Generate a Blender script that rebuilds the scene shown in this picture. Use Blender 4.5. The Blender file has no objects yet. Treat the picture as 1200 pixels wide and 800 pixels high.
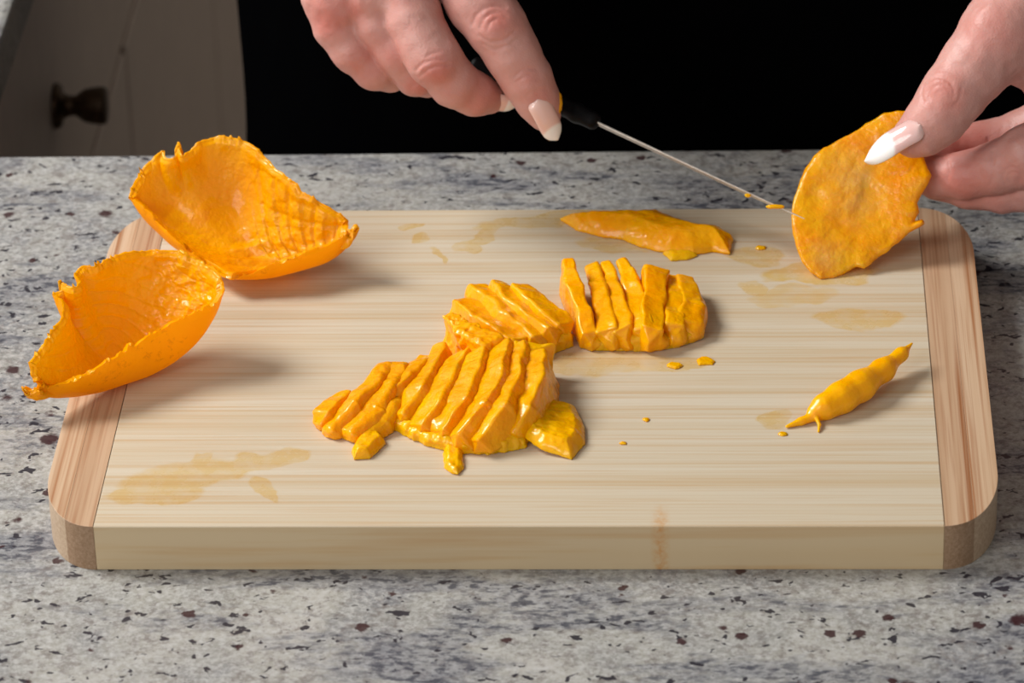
import bpy, bmesh, math, random
import numpy as np
from mathutils import Vector, Matrix

# ------------------------------------------------------------------ camera, world, lights, exposure
SC = bpy.context.scene
COL = SC.collection
CAM_POS = np.array([0.0617, -1.1438, 0.6548])
CAM_ROT = (1.05518685, 0.02780783, 0.04282093)
FPX = 5006.6
cd = bpy.data.cameras.new('camera'); cam = bpy.data.objects.new('camera', cd); COL.objects.link(cam)
cam.location = CAM_POS; cam.rotation_euler = CAM_ROT
cd.sensor_width = 36.0; cd.lens = FPX / 1200 * 36.0
cd.clip_start = 0.05; cd.clip_end = 50
cd.dof.use_dof = True; cd.dof.focus_distance = 1.30
cd.dof.aperture_fstop = 21.0
SC.camera = cam

world = bpy.data.worlds.new('world'); SC.world = world; world.use_nodes = True
bg = world.node_tree.nodes['Background']
bg.inputs[0].default_value = (0.98, 0.98, 0.97, 1); bg.inputs[1].default_value = 0.62

def area(name, loc, target, size, size_y, power, color):
    l = bpy.data.lights.new(name, 'AREA'); l.shape = 'RECTANGLE'; l.size = size; l.size_y = size_y
    l.energy = power; l.color = color
    o = bpy.data.objects.new(name, l); COL.objects.link(o); o.location = loc
    d = Vector(target) - Vector(loc); o.rotation_euler = d.to_track_quat('-Z', 'Y').to_euler()
    return o
area('window_light', (-1.06, 0.34, 1.06), (0.0, 0.0, 0.0), 0.55, 0.55, 28, (1.0, 0.975, 0.95))
area('front_fill_light', (-1.3, -1.6, 1.2), (0, 0, 0), 1.2, 0.9, 19, (1.0, 0.97, 0.94))  # added fill lamp, no window there; brightens the board's front face

vs = SC.view_settings
vs.view_transform = 'Standard'; vs.look = 'None'; vs.exposure = 0.05; vs.gamma = 1.0; vs.use_curve_mapping = False

# ------------------------------------------------------------------ projection helpers (used for measuring positions)
def euler_mat(rx, ry, rz):
    cx, sx, cy, sy, cz, sz = np.cos(rx), np.sin(rx), np.cos(ry), np.sin(ry), np.cos(rz), np.sin(rz)
    X = np.array([[1, 0, 0], [0, cx, -sx], [0, sx, cx]]); Y = np.array([[cy, 0, sy], [0, 1, 0], [-sy, 0, cy]])
    Z = np.array([[cz, -sz, 0], [sz, cz, 0], [0, 0, 1]])
    return Z @ Y @ X
RM = euler_mat(*CAM_ROT)
def ray(x, y): return RM @ np.array([(x - 600) / FPX, -(y - 400) / FPX, -1.0])
def on_z(x, y, z=0.0):
    d = ray(x, y); return CAM_POS + d * (z - CAM_POS[2]) / d[2]
def on_y(x, y, Y):
    d = ray(x, y); return CAM_POS + d * (Y - CAM_POS[1]) / d[1]
def on_x(x, y, X):
    d = ray(x, y); return CAM_POS + d * (X - CAM_POS[0]) / d[0]

def unit(a): a = np.asarray(a, float); return a / np.linalg.norm(a)

class Frame:
    """local measuring frame at a world point: u right, v down, w towards the viewer, in units of s metres"""
    def __init__(s, ax, ay, A):
        s.ax, s.ay, s.A = ax, ay, np.array(A, float)
        v = s.A - CAM_POS
        s.F = -unit(v)
        r = RM @ np.array([1.0, 0, 0]); s.R = unit(r - s.F * (r @ s.F))
        s.D = np.cross(s.R, s.F); 
        if s.D @ (RM @ np.array([0, 1.0, 0])) > 0: s.D = -s.D
        s.s = -((RM.T @ v)[2]) / FPX
        s.up = np.array([s.R[2], s.D[2], s.F[2]])
        s.ydir = np.array([s.R[1], s.D[1], s.F[1]]); s.xdir = np.array([s.R[0], s.D[0], s.F[0]])
    def world(s, P):
        P = np.asarray(P, float)
        return s.A + s.s * ((P[..., 0:1] - s.ax) * s.R + (P[..., 1:2] - s.ay) * s.D + P[..., 2:3] * s.F)
    def local(s, Pw):
        q = (np.asarray(Pw) - s.A) / s.s; return np.array([q @ s.R + s.ax, q @ s.D + s.ay, q @ s.F])
    def pt(s, u, v, h):
        """point seen at (u, v) standing h units above the board top"""
        w = (h - s.A[2] / s.s - (u - s.ax) * s.R[2] - (v - s.ay) * s.D[2]) / s.F[2]
        return np.array([u, v, w])
    def height(s, U, V, W):
        return s.A[2] / s.s + (U - s.ax) * s.R[2] + (V - s.ay) * s.D[2] + W * s.F[2]

# ------------------------------------------------------------------ noise
_rng = np.random.default_rng(7)
_L = _rng.random((32, 32, 32)).astype(np.float32)
def vnoise(P):
    P = np.asarray(P, np.float32); i = np.floor(P).astype(np.int32); f = P - i; f = f * f * (3 - 2 * f)
    i &= 31; j = (i + 1) & 31
    x0, y0, z0 = i[..., 0], i[..., 1], i[..., 2]; x1, y1, z1 = j[..., 0], j[..., 1], j[..., 2]
    fx, fy, fz = f[..., 0], f[..., 1], f[..., 2]
    def L(a, b, t): return a + (b - a) * t
    return 2 * L(L(L(_L[x0, y0, z0], _L[x1, y0, z0], fx), L(_L[x0, y1, z0], _L[x1, y1, z0], fx), fy),
             L(L(_L[x0, y0, z1], _L[x1, y0, z1], fx), L(_L[x0, y1, z1], _L[x1, y1, z1], fx), fy), fz) - 1
def fbm(P, o=3):
    r = 0; a = 1.0
    for k in range(o): r = r + a * vnoise(np.asarray(P) * (2.03 ** k) + 11.3 * k); a *= 0.5
    return r

# ------------------------------------------------------------------ signed distance field and surface nets
class SDF:
    def __init__(s, lo, hi, h):
        s.h = h; s.lo = np.array(lo, float)
        n = np.ceil((np.array(hi, float) - s.lo) / h).astype(int) + 1
        s.n = n; s.f = np.full(tuple(n), 12.0 * max(1, h), np.float32)
        s.ax = [(s.lo[k] + h * np.arange(n[k])).astype(np.float32) for k in range(3)]
    def region(s, lo, hi, pad):
        i0 = np.clip(np.floor((np.array(lo) - pad - s.lo) / s.h).astype(int), 0, s.n - 1)
        i1 = np.clip(np.ceil((np.array(hi) + pad - s.lo) / s.h).astype(int) + 1, 1, s.n)
        return tuple(slice(a, b) for a, b in zip(i0, i1))
    def grid(s, sl):
        return (s.ax[0][sl[0]][:, None, None], s.ax[1][sl[1]][None, :, None], s.ax[2][sl[2]][None, None, :])
    def add(s, fn, lo, hi, k=0.0):
        sl = s.region(lo, hi, k + 3 * s.h)
        d = fn(*s.grid(sl)); a = s.f[sl]
        if k > 0:
            q = np.maximum(k - np.abs(a - d), 0) / k; s.f[sl] = np.minimum(a, d) - q * q * k * 0.25
        else: s.f[sl] = np.minimum(a, d)
    def cut(s, fn, lo=None, hi=None):
        sl = s.region(lo if lo is not None else s.lo, hi if hi is not None else s.lo + s.n * s.h, 2 * s.h)
        s.f[sl] = np.maximum(s.f[sl], -fn(*s.grid(sl)))
    def cone(s, a, b, ra, rb, k=0.0):
        a = np.array(a, float); b = np.array(b, float); ab = b - a; L2 = ab @ ab
        def fn(X, Y, Z):
            x, y, z = X - a[0], Y - a[1], Z - a[2]
            t = np.clip((x * ab[0] + y * ab[1] + z * ab[2]) / L2, 0, 1)
            return np.sqrt((x - t * ab[0]) ** 2 + (y - t * ab[1]) ** 2 + (z - t * ab[2]) ** 2) - (ra + (rb - ra) * t)
        r = max(ra, rb)
        s.add(fn, np.minimum(a, b) - r, np.maximum(a, b) + r, k)
    def chain(s, pts, k=0.0):
        for p, q in zip(pts[:-1], pts[1:]): s.cone(p[:3], q[:3], p[3], q[3], k)
    def ell(s, c, r, axes=None, k=0.0):
        c = np.array(c, float); r = np.array(r, float); M = np.eye(3) if axes is None else np.array(axes)
        def fn(X, Y, Z):
            x, y, z = X - c[0], Y - c[1], Z - c[2]
            q = [(x * M[i][0] + y * M[i][1] + z * M[i][2]) for i in range(3)]
            k0 = np.sqrt(sum((q[i] / r[i]) ** 2 for i in range(3))); k1 = np.sqrt(sum((q[i] / r[i] ** 2) ** 2 for i in range(3)))
            return k0 * (k0 - 1) / np.maximum(k1, 1e-6)
        R = max(r); s.add(fn, c - R, c + R, k)
    def box(s, c, axes, half, r, k=0.0, taper=0.0):
        c = np.array(c, float); M = np.array(axes, float); half = np.array(half, float)
        def fn(X, Y, Z):
            x, y, z = X - c[0], Y - c[1], Z - c[2]
            q0 = np.abs(x * M[0][0] + y * M[0][1] + z * M[0][2]) - half[0] + r
            zz = x * M[2][0] + y * M[2][1] + z * M[2][2]
            q1 = np.abs(x * M[1][0] + y * M[1][1] + z * M[1][2]) - half[1] * (1 - taper * zz / half[2]) + r
            q2 = np.abs(zz) - half[2] + r
            return np.sqrt(np.maximum(q0, 0) ** 2 + np.maximum(q1, 0) ** 2 + np.maximum(q2, 0) ** 2) + np.minimum(np.maximum(np.maximum(q0, q1), q2), 0) - r
        R = np.linalg.norm(half); s.add(fn, c - R, c + R, k)
    def noise(s, amp, scale, o=2, seed=0):
        m = np.abs(s.f) < 4 * s.h + 3 * amp
        idx = np.argwhere(m); P = s.lo + idx * s.h
        s.f[m] += (amp * fbm(P / scale + seed * 5.7, o)).astype(np.float32)
    def groove(s, pts, depth, wid):
        P = np.array(pts, float)
        sl = s.region(P.min(0), P.max(0), 3 * wid)
        X, Y, Z = s.grid(sl); best = None
        for a, b in zip(P[:-1], P[1:]):
            ab = b - a; x, y, z = X - a[0], Y - a[1], Z - a[2]
            t = np.clip((x * ab[0] + y * ab[1] + z * ab[2]) / (ab @ ab), 0, 1)
            d = (x - t * ab[0]) ** 2 + (y - t * ab[1]) ** 2 + (z - t * ab[2]) ** 2
            best = d if best is None else np.minimum(best, d)
        s.f[sl] += (depth * np.exp(-best / wid ** 2)).astype(np.float32)
    def mesh(s):
        f = s.f.copy(); f[0], f[-1] = 9, 9; f[:, 0], f[:, -1] = 9, 9; f[:, :, 0], f[:, :, -1] = 9, 9
        ins = f < 0
        c = np.zeros(tuple(np.array(f.shape) - 1), np.int8)
        for dx in (0, 1):
            for dy in (0, 1):
                for dz in (0, 1):
                    c += ins[dx:dx + c.shape[0], dy:dy + c.shape[1], dz:dz + c.shape[2]]
        act = (c > 0) & (c < 8); idx = np.argwhere(act)
        vid = np.full(c.shape, -1, np.int32); vid[act] = np.arange(len(idx))
        cor = np.array([[x, y, z] for x in (0, 1) for y in (0, 1) for z in (0, 1)])
        F = np.stack([f[idx[:, 0] + o[0], idx[:, 1] + o[1], idx[:, 2] + o[2]] for o in cor], 1)
        acc = np.zeros((len(idx), 3)); cnt = np.zeros(len(idx))
        for i in range(8):
            for j in range(i + 1, 8):
                if np.abs(cor[i] - cor[j]).sum() == 1:
                    m = (F[:, i] < 0) != (F[:, j] < 0)
                    t = np.where(m, F[:, i] / np.where(m, F[:, i] - F[:, j], 1), 0)
                    acc += np.where(m[:, None], cor[i] + t[:, None] * (cor[j] - cor[i]), 0); cnt += m
        V = s.lo + (idx + acc / cnt[:, None]) * s.h
        quads = []
        for ax in range(3):
            b, cc = (ax + 1) % 3, (ax + 2) % 3
            A = np.take(ins, range(0, f.shape[ax] - 1), ax); B = np.take(ins, range(1, f.shape[ax]), ax)
            e = np.argwhere(A != B)
            sgn = A[tuple(e.T)]
            e = e[(e[:, b] > 0) & (e[:, cc] > 0)] if True else e
            sgn = A[tuple(e.T)]
            def cell(db, dc):
                q = e.copy(); q[:, b] -= db; q[:, cc] -= dc; return vid[tuple(q.T)]
            q = np.stack([cell(1, 1), cell(0, 1), cell(0, 0), cell(1, 0)], 1)
            q[~sgn] = q[~sgn][:, ::-1]; quads.append(q)
        Q = np.concatenate(quads); Q = Q[(Q >= 0).all(1)]
        return V, Q

# ------------------------------------------------------------------ objects
def link(name, me, mat=None, parent=None, smooth=True):
    o = bpy.data.objects.new(name, me); COL.objects.link(o)
    if mat: me.materials.append(mat)
    if smooth and len(me.polygons): me.polygons.foreach_set('use_smooth', [True] * len(me.polygons))
    if parent: o.parent = parent
    return o
def np_mesh(name, V, Q, mat=None, parent=None, flip=False, smooth=True):
    me = bpy.data.meshes.new(name); Q = np.asarray(Q)
    if flip: Q = Q[:, ::-1]
    k = Q.shape[1]
    me.vertices.add(len(V)); me.vertices.foreach_set('co', np.asarray(V, np.float32).ravel())
    me.loops.add(Q.size); me.loops.foreach_set('vertex_index', Q.astype(np.int32).ravel())
    me.polygons.add(len(Q)); me.polygons.foreach_set('loop_start', np.arange(0, Q.size, k, dtype=np.int32))
    me.update(calc_edges=True)
    return link(name, me, mat, parent, smooth)
def sdf_obj(name, S, fr, mat, parent=None):
    V, Q = S.mesh()
    return np_mesh(name, fr.world(V), Q, mat, parent, flip=True)
def vcol(o, name, cols):
    a = o.data.attributes.new(name, 'FLOAT_COLOR', 'POINT')
    c = np.ones((len(o.data.vertices), 4), np.float32); c[:, :3] = cols; a.data.foreach_set('color', c.ravel())
def empty(name, loc=(0, 0, 0)):
    o = bpy.data.objects.new(name, None); COL.objects.link(o); o.location = loc; o.empty_display_size = 0.01
    bpy.context.view_layer.update(); return o
def tag(o, label=None, cat=None, group=None, kind=None):
    if label: o['label'] = label
    if cat: o['category'] = cat
    if group: o['group'] = group
    if kind: o['kind'] = kind
    return o
def adopt(root, kids):
    for k in kids: k.parent = root; k.matrix_parent_inverse = Matrix.Translation(-Vector(root.location))
def bm_obj(name, bm, mat, parent=None, smooth=False):
    me = bpy.data.meshes.new(name); bm.to_mesh(me); bm.free(); return link(name, me, mat, parent, smooth)
def box_obj(name, lo, hi, mat, parent=None, bevel=0.0, seg=2):
    bm = bmesh.new(); bmesh.ops.create_cube(bm, size=1)
    for v in bm.verts: v.co = Vector([lo[i] + (v.co[i] + 0.5) * (hi[i] - lo[i]) for i in range(3)])
    if bevel: bmesh.ops.bevel(bm, geom=bm.edges[:], offset=bevel, segments=seg, affect='EDGES', profile=0.5)
    return bm_obj(name, bm, mat, parent)
def prism(name, pts, z0, z1, mat, parent=None, bevel=0.0):
    bm = bmesh.new(); top = [bm.verts.new((x, y, z1)) for x, y in pts]; bot = [bm.verts.new((x, y, z0)) for x, y in pts]
    bm.faces.new(top); bm.faces.new(bot[::-1]); n = len(pts)
    for i in range(n): bm.faces.new((top[i], bot[i], bot[(i + 1) % n], top[(i + 1) % n]))
    bmesh.ops.recalc_face_normals(bm, faces=bm.faces[:])
    if bevel:
        es = [e for e in bm.edges if abs(e.verts[0].co.z - e.verts[1].co.z) < 1e-7]
        bmesh.ops.bevel(bm, geom=es, offset=bevel, segments=2, affect='EDGES', profile=0.5)
    return bm_obj(name, bm, mat, parent)

# ------------------------------------------------------------------ material helpers
class NT:
    def __init__(s, name, sss=None):
        s.m = bpy.data.materials.new(name); s.m.use_nodes = True; s.t = s.m.node_tree
        s.b = s.t.nodes['Principled BSDF']
        s.co = s.t.nodes.new('ShaderNodeTexCoord').outputs['Object']
    def n(s, typ, **kw):
        nd = s.t.nodes.new(typ)
        for k, v in kw.items(): setattr(nd, k, v)
        return nd
    def l(s, a, b): s.t.links.new(a, b)
    def put(s, sock, v):
        if isinstance(v, bpy.types.NodeSocket): s.l(v, sock)
        else: sock.default_value = v
    def mapping(s, scale=(1, 1, 1), rot=(0, 0, 0), loc=(0, 0, 0), src=None):
        m = s.n('ShaderNodeMapping'); s.l(src or s.co, m.inputs[0])
        m.inputs['Scale'].default_value = scale; m.inputs['Rotation'].default_value = rot; m.inputs['Location'].default_value = loc
        return m.outputs[0]
    def noise(s, vec, scale, detail=3, rough=0.5, dist=0.0):
        n = s.n('ShaderNodeTexNoise'); s.l(vec, n.inputs['Vector']); n.inputs['Scale'].default_value = scale
        n.inputs['Detail'].default_value = detail; n.inputs['Roughness'].default_value = rough; n.inputs['Distortion'].default_value = dist
        return n.outputs[0]
    def vor(s, vec, scale, out='Distance', rnd=1.0):
        n = s.n('ShaderNodeTexVoronoi'); s.l(vec, n.inputs['Vector']); n.inputs['Scale'].default_value = scale
        n.inputs['Randomness'].default_value = rnd; return n.outputs[out]
    def ramp(s, fac, stops, interp='LINEAR'):
        r = s.n('ShaderNodeValToRGB'); s.put(r.inputs[0], fac); cr = r.color_ramp; cr.interpolation = interp
        while len(cr.elements) < len(stops): cr.elements.new(0.5)
        for e, (p, c) in zip(cr.elements, stops):
            e.position = p; e.color = (c, c, c, 1) if isinstance(c, (int, float)) else (*c, 1)
        return r.outputs[0]
    def mix(s, fac, a, b, mode='MIX'):
        m = s.n('ShaderNodeMix', data_type='RGBA', blend_type=mode)
        s.put(m.inputs[0], fac)
        for sk, v in ((m.inputs[6], a), (m.inputs[7], b)):
            if isinstance(v, tuple) and len(v) == 3: v = (*v, 1)
            s.put(sk, v)
        return m.outputs[2]
    def math(s, op, a, b=0.0, c=0.0, clamp=False):
        m = s.n('ShaderNodeMath', operation=op, use_clamp=clamp)
        for i, v in enumerate((a, b, c)): s.put(m.inputs[i], v)
        return m.outputs[0]
    def sep(s, src=None):
        x = s.n('ShaderNodeSeparateXYZ'); s.l(src or s.co, x.inputs[0]); return x.outputs
    def bump(s, h, strength, dist=0.001, nrm=None):
        b = s.n('ShaderNodeBump'); s.put(b.inputs['Height'], h); b.inputs['Strength'].default_value = strength
        b.inputs['Distance'].default_value = dist
        if nrm: s.l(nrm, b.inputs['Normal'])
        return b.outputs[0]
    def set(s, **kw):
        names = dict(color='Base Color', rough='Roughness', normal='Normal', metal='Metallic', sss='Subsurface Weight', ssr='Subsurface Radius',
                     sscale='Subsurface Scale', coat='Coat Weight', coatr='Coat Roughness', ior='IOR', spec='Specular IOR Level', sheen='Sheen Weight')
        for k, v in kw.items():
            if k in ('color',) and isinstance(v, tuple) and len(v) == 3: v = (*v, 1)
            s.put(s.b.inputs[names[k]], v)
        return s.m

def translucent(nt, amount, color):
    tr = nt.n('ShaderNodeBsdfTranslucent'); tr.inputs[0].default_value = (*color, 1)
    mx = nt.n('ShaderNodeMixShader'); mx.inputs[0].default_value = amount
    out = [n for n in nt.t.nodes if n.type == 'OUTPUT_MATERIAL'][0]
    nt.l(nt.b.outputs[0], mx.inputs[1]); nt.l(tr.outputs[0], mx.inputs[2]); nt.l(mx.outputs[0], out.inputs['Surface'])
# granite
g = NT('granite')
wc = g.n('ShaderNodeNewGeometry').outputs['Position']
w1 = g.mapping(rot=(0, 0, -0.35), src=wc)
big = g.noise(w1, 26, 6, 0.62, 0.4)
base = g.ramp(big, [(0.32, (0.155, 0.16, 0.175)), (0.45, (0.255, 0.255, 0.24)), (0.56, (0.31, 0.305, 0.275)), (0.68, (0.385, 0.375, 0.345))])
fine = g.noise(wc, 480, 4, 0.75)
base = g.mix(g.ramp(fine, [(0.42, 0.0), (0.64, 0.8)]), base, (0.46, 0.46, 0.45))
base = g.mix(g.ramp(g.noise(wc, 300, 4, 0.7), [(0.50, 0.0), (0.66, 0.7)]), base, (0.145, 0.125, 0.115))
vein = g.noise(g.mapping(scale=(1, 3.0, 1), rot=(0, 0, -0.45), src=wc), 15, 5, 0.62, 0.5)
vm = g.ramp(vein, [(0.49, 0.0), (0.60, 1.0)])
speck = g.noise(g.mapping(scale=(0.6, 1.2, 1), rot=(0, 0, -0.45), src=wc), 330, 4, 0.7)
vsp = g.math('MULTIPLY', vm, g.ramp(speck, [(0.47, 0.0), (0.58, 1.0)]))
base = g.mix(g.math('MULTIPLY', vm, 0.42), base, (0.16, 0.17, 0.205))
base = g.mix(g.math('MULTIPLY', vsp, 0.82), base, (0.035, 0.038, 0.055))
sp2 = g.noise(g.mapping(scale=(0.9, 1.15, 1), rot=(0, 0, -0.3), src=wc), 240, 2, 0.55, 0.4)
base = g.mix(g.ramp(sp2, [(0.635, 0.0), (0.665, 0.95)]), base, (0.022, 0.02, 0.028))
wob = g.n('ShaderNodeTexNoise'); g.l(wc, wob.inputs['Vector']); wob.inputs['Scale'].default_value = 500
wv = g.n('ShaderNodeVectorMath', operation='MULTIPLY_ADD'); g.l(wob.outputs['Color'], wv.inputs[0]); wv.inputs[1].default_value = (0.003, 0.003, 0.003); g.l(wc, wv.inputs[2])
for scl, th0, gain in ((62, 0.62, 0.75), (120, 0.66, 0.85)):
    vd = g.vor(wv.outputs[0], scl); rnd = g.sep(g.vor(wv.outputs[0], scl, 'Color'))[0]
    thr = g.math('MULTIPLY', g.math('SUBTRACT', rnd, th0, clamp=True), gain)
    gm = g.math('MULTIPLY', g.math('SUBTRACT', thr, vd), 16.0, clamp=True)
    base = g.mix(g.math('MULTIPLY', gm, 0.92), base, (0.035, 0.009, 0.011))
g.set(color=base, rough=g.ramp(fine, [(0.3, 0.26), (0.7, 0.38)]), normal=g.bump(fine, 0.12, 0.0006), spec=0.4)
GRANITE = g.m

# bamboo
STAINS = []   # filled below: ellipses of juice on the board in board metres
def stain_px(x, y, rx, ry, a=0.0, k=1.0):
    p = on_z(x, y, 0); STAINS.append((p[0], p[1], rx / 3790, ry / 3790 / 0.49, a, k))
stain_px(215, 556, 75, 16, 0.35); stain_px(180, 578, 60, 9, 0.15); stain_px(255, 548, 50, 8, 0.3); stain_px(318, 536, 36, 9, 0.2); stain_px(305, 572, 12, 16, 0.6)
stain_px(232, 538, 20, 7, 0.2)
stain_px(570, 272, 50, 7, 0.9); stain_px(640, 258, 90, 9, 0.15); stain_px(545, 287, 14, 9, 0.9); stain_px(493, 280, 14, 6, 0.4); stain_px(520, 298, 22, 3, -0.9)
stain_px(715, 285, 45, 8, -0.3); stain_px(480, 268, 16, 4, 0.6)
stain_px(890, 300, 34, 14, 0); stain_px(880, 335, 20, 8, 0); stain_px(1005, 372, 50, 12, 0); stain_px(960, 322, 70, 12, 0, 1.3)
stain_px(905, 492, 26, 9, 0.3); stain_px(700, 425, 110, 14, 0, 0.9); stain_px(800, 425, 40, 8, 0); stain_px(930, 345, 60, 10, 0.1, 0.8)
def bamboo(name, along, cols, streak, lines=1.0, stains=True, end=None):
    b = NT(name); P = b.n('ShaderNodeNewGeometry').outputs['Position']
    sc = (2.6, 620, 120) if along == 'x' else (330, 2.6, 90)
    s1 = b.noise(b.mapping(scale=sc, src=P), 1.0, 3, 0.6)
    sc2 = (1.6, 130, 40) if along == 'x' else (110, 1.6, 40)
    s2 = b.noise(b.mapping(scale=sc2, src=P, loc=(3, 7, 1)), 1.0, 2, 0.5)
    c = b.ramp(s2, [(0.3, cols[0]), (0.5, cols[1]), (0.7, cols[2])])
    c = b.mix(b.ramp(s1, [(0.50, 0.0), (0.66, lines)]), c, streak)
    sc3 = (14, 900, 300) if along == 'x' else (900, 14, 300)
    s3 = b.noise(b.mapping(scale=sc3, src=P), 1.0, 2, 0.6)
    c = b.mix(b.ramp(s3, [(0.50, 0.0), (0.72, 0.5)]), c, streak)
    rough = 0.48
    nrm = b.sep(b.n('ShaderNodeNewGeometry').outputs['Normal'])
    if end is not None:
        d = b.noise(b.mapping(scale=(1, 1, 1), src=P), 900, 3, 0.8)
        ec = b.mix(b.ramp(d, [(0.35, 0.0), (0.65, 1.0)]), end[0], end[1])
        face = b.ramp(nrm[2], [(0.4, 1.0), (0.7, 0.0)])
        c = b.mix(face, c, ec)
    if stains:
        wn = b.n('ShaderNodeTexNoise'); b.l(P, wn.inputs['Vector']); wn.inputs['Scale'].default_value = 60; wn.inputs['Detail'].default_value = 3
        ofs = b.n('ShaderNodeVectorMath', operation='SUBTRACT'); b.l(wn.outputs['Color'], ofs.inputs[0]); ofs.inputs[1].default_value = (0.5, 0.5, 0.5)
        sc_ = b.n('ShaderNodeVectorMath', operation='SCALE'); b.l(ofs.outputs[0], sc_.inputs[0]); sc_.inputs['Scale'].default_value = 0.016
        ad = b.n('ShaderNodeVectorMath', operation='ADD'); b.l(P, ad.inputs[0]); b.l(sc_.outputs[0], ad.inputs[1])
        Pw = ad.outputs[0]; tot = None
        for (x, y, rx, ry, a, k) in STAINS:
            sub = b.n('ShaderNodeVectorMath', operation='SUBTRACT'); b.l(Pw, sub.inputs[0]); sub.inputs[1].default_value = (x, y, 0)
            m = b.mapping(scale=(1 / rx, 1 / ry, 0), rot=(0, 0, 0), src=sub.outputs[0]) if abs(a) < 1e-3 else None
            if m is None:
                m0 = b.mapping(rot=(0, 0, -a), src=sub.outputs[0]); m = b.mapping(scale=(1 / rx, 1 / ry, 0), src=m0)
            ln = b.n('ShaderNodeVectorMath', operation='LENGTH'); b.l(m, ln.inputs[0])
            v = b.math('MULTIPLY', b.math('MULTIPLY', b.math('SUBTRACT', 1.05, ln.outputs['Value']), 7.0, clamp=True), k)
            tot = v if tot is None else b.math('MAXIMUM', tot, v)
        up = b.ramp(nrm[2], [(0.85, 0.0), (0.95, 1.0)])
        tot = b.math('MULTIPLY', tot, up)
        br = b.ramp(b.noise(P, 130, 3, 0.6), [(0.30, 0.35), (0.6, 1.0)])
        tot = b.math('MULTIPLY', tot, br)
        c = b.mix(b.math('MULTIPLY', tot, 0.72), c, b.mix(1.0, c, (1.0, 0.80, 0.38), 'MULTIPLY'))
        rough = b.math('SUBTRACT', 0.50, b.math('MULTIPLY', tot, 0.27))
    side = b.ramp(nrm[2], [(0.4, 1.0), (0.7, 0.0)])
    if end is None: c = b.mix(side, c, b.mix(1.0, c, (1.0, 0.89, 0.73), 'MULTIPLY'))  # side faces painted yellower, standing in for the sheen that pales the top
    b.set(color=c, rough=rough, normal=b.bump(s3, 0.12, 0.0003), spec=0.35)
    return b
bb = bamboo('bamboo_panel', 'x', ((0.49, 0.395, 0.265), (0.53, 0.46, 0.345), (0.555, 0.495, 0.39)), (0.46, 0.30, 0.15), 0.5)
# a darker growth node across the front strip
P = bb.n('ShaderNodeNewGeometry').outputs['Position']; xx = bb.sep(P)
nx = on_y(774, 640, -0.098)[0]
band = bb.math('SUBTRACT', 1.0, bb.math('MULTIPLY', bb.math('ABSOLUTE', bb.math('SUBTRACT', xx[0], float(nx))), 330.0), clamp=True)
yb = bb.ramp(bb.math('MULTIPLY', bb.math('SUBTRACT', -0.085, xx[1]), 100.0), [(0.0, 0.0), (1.0, 1.0)])
bn = bb.math('MULTIPLY', bb.math('MULTIPLY', band, yb), bb.ramp(bb.noise(P, 500, 3, 0.7), [(0.4, 0.2), (0.6, 1.0)]))
cur = bb.b.inputs['Base Color'].links[0].from_socket
bb.set(color=bb.mix(bn, cur, (0.50, 0.26, 0.09)))
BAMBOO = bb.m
CAP_A = bamboo('bamboo_end_inner', 'y', ((0.37, 0.22, 0.125), (0.48, 0.32, 0.20), (0.56, 0.41, 0.285)), (0.26, 0.095, 0.03), 1.0,
               end=((0.24, 0.145, 0.08), (0.33, 0.22, 0.14))).m
CAP_B = bamboo('bamboo_end_outer', 'y', ((0.44, 0.28, 0.165), (0.53, 0.37, 0.24), (0.60, 0.46, 0.33)), (0.30, 0.12, 0.04), 1.0,
               end=((0.36, 0.25, 0.16), (0.48, 0.36, 0.25))).m

def mango_mat(name, c0, c1, spots=0.0, bump=0.35, rough=0.2, coat=0.45, bscale=1100, trans=0.0, sss=0.4):
    m = NT(name); P = m.co
    n1 = m.noise(P, 75, 2, 0.5)
    c = m.mix(m.ramp(n1, [(0.35, 0.0), (0.65, 1.0)]), c0, c1)
    if spots:
        v = m.noise(P, 420, 3, 0.7); msk = m.noise(P, 45, 2, 0.5)
        f = m.math('MULTIPLY', m.ramp(v, [(0.56, 0.0), (0.68, 1.0)]), m.ramp(msk, [(0.50, 0.0), (0.60, spots)]))
        c = m.mix(f, c, (0.42, 0.11, 0.004))
    n2 = m.noise(P, bscale, 3, 0.55)
    n3 = m.noise(P, 320, 2, 0.5)
    n4 = m.noise(P, 620, 2, 0.5, 0.6)
    h = m.math('ADD', m.math('ADD', m.math('MULTIPLY', n2, 0.10), n3), m.math('MULTIPLY', n4, 0.45))
    m.set(color=c, rough=m.ramp(n3, [(0.3, rough), (0.7, rough + 0.14)]), normal=m.bump(h, bump, 0.0011),
          sss=sss, ssr=(1.0, 0.40, 0.01), sscale=0.005, coat=coat, coatr=0.08, spec=0.16)
    if trans: translucent(m, trans, (1.0, 0.60, 0.003))
    return m.m
FLESH = mango_mat('mango_flesh', (1.0, 0.375, 0.0), (1.0, 0.44, 0.0), trans=0.18)
FLESH_LIGHT = mango_mat('mango_flesh_light', (1.0, 0.44, 0.0), (1.0, 0.50, 0.001), bump=0.25, trans=0.18)
PEEL = mango_mat('mango_peeled_surface', (1.0, 0.44, 0.0), (1.0, 0.50, 0.0), sss=0.0, spots=1.0, bump=0.16, rough=0.34, coat=0.02, trans=0.5)
INNER = mango_mat('mango_inner_wall', (1.0, 0.45, 0.0), (1.0, 0.53, 0.0), sss=0.0, bump=0.7, rough=0.2, coat=0.5, bscale=800, trans=0.48)
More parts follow.
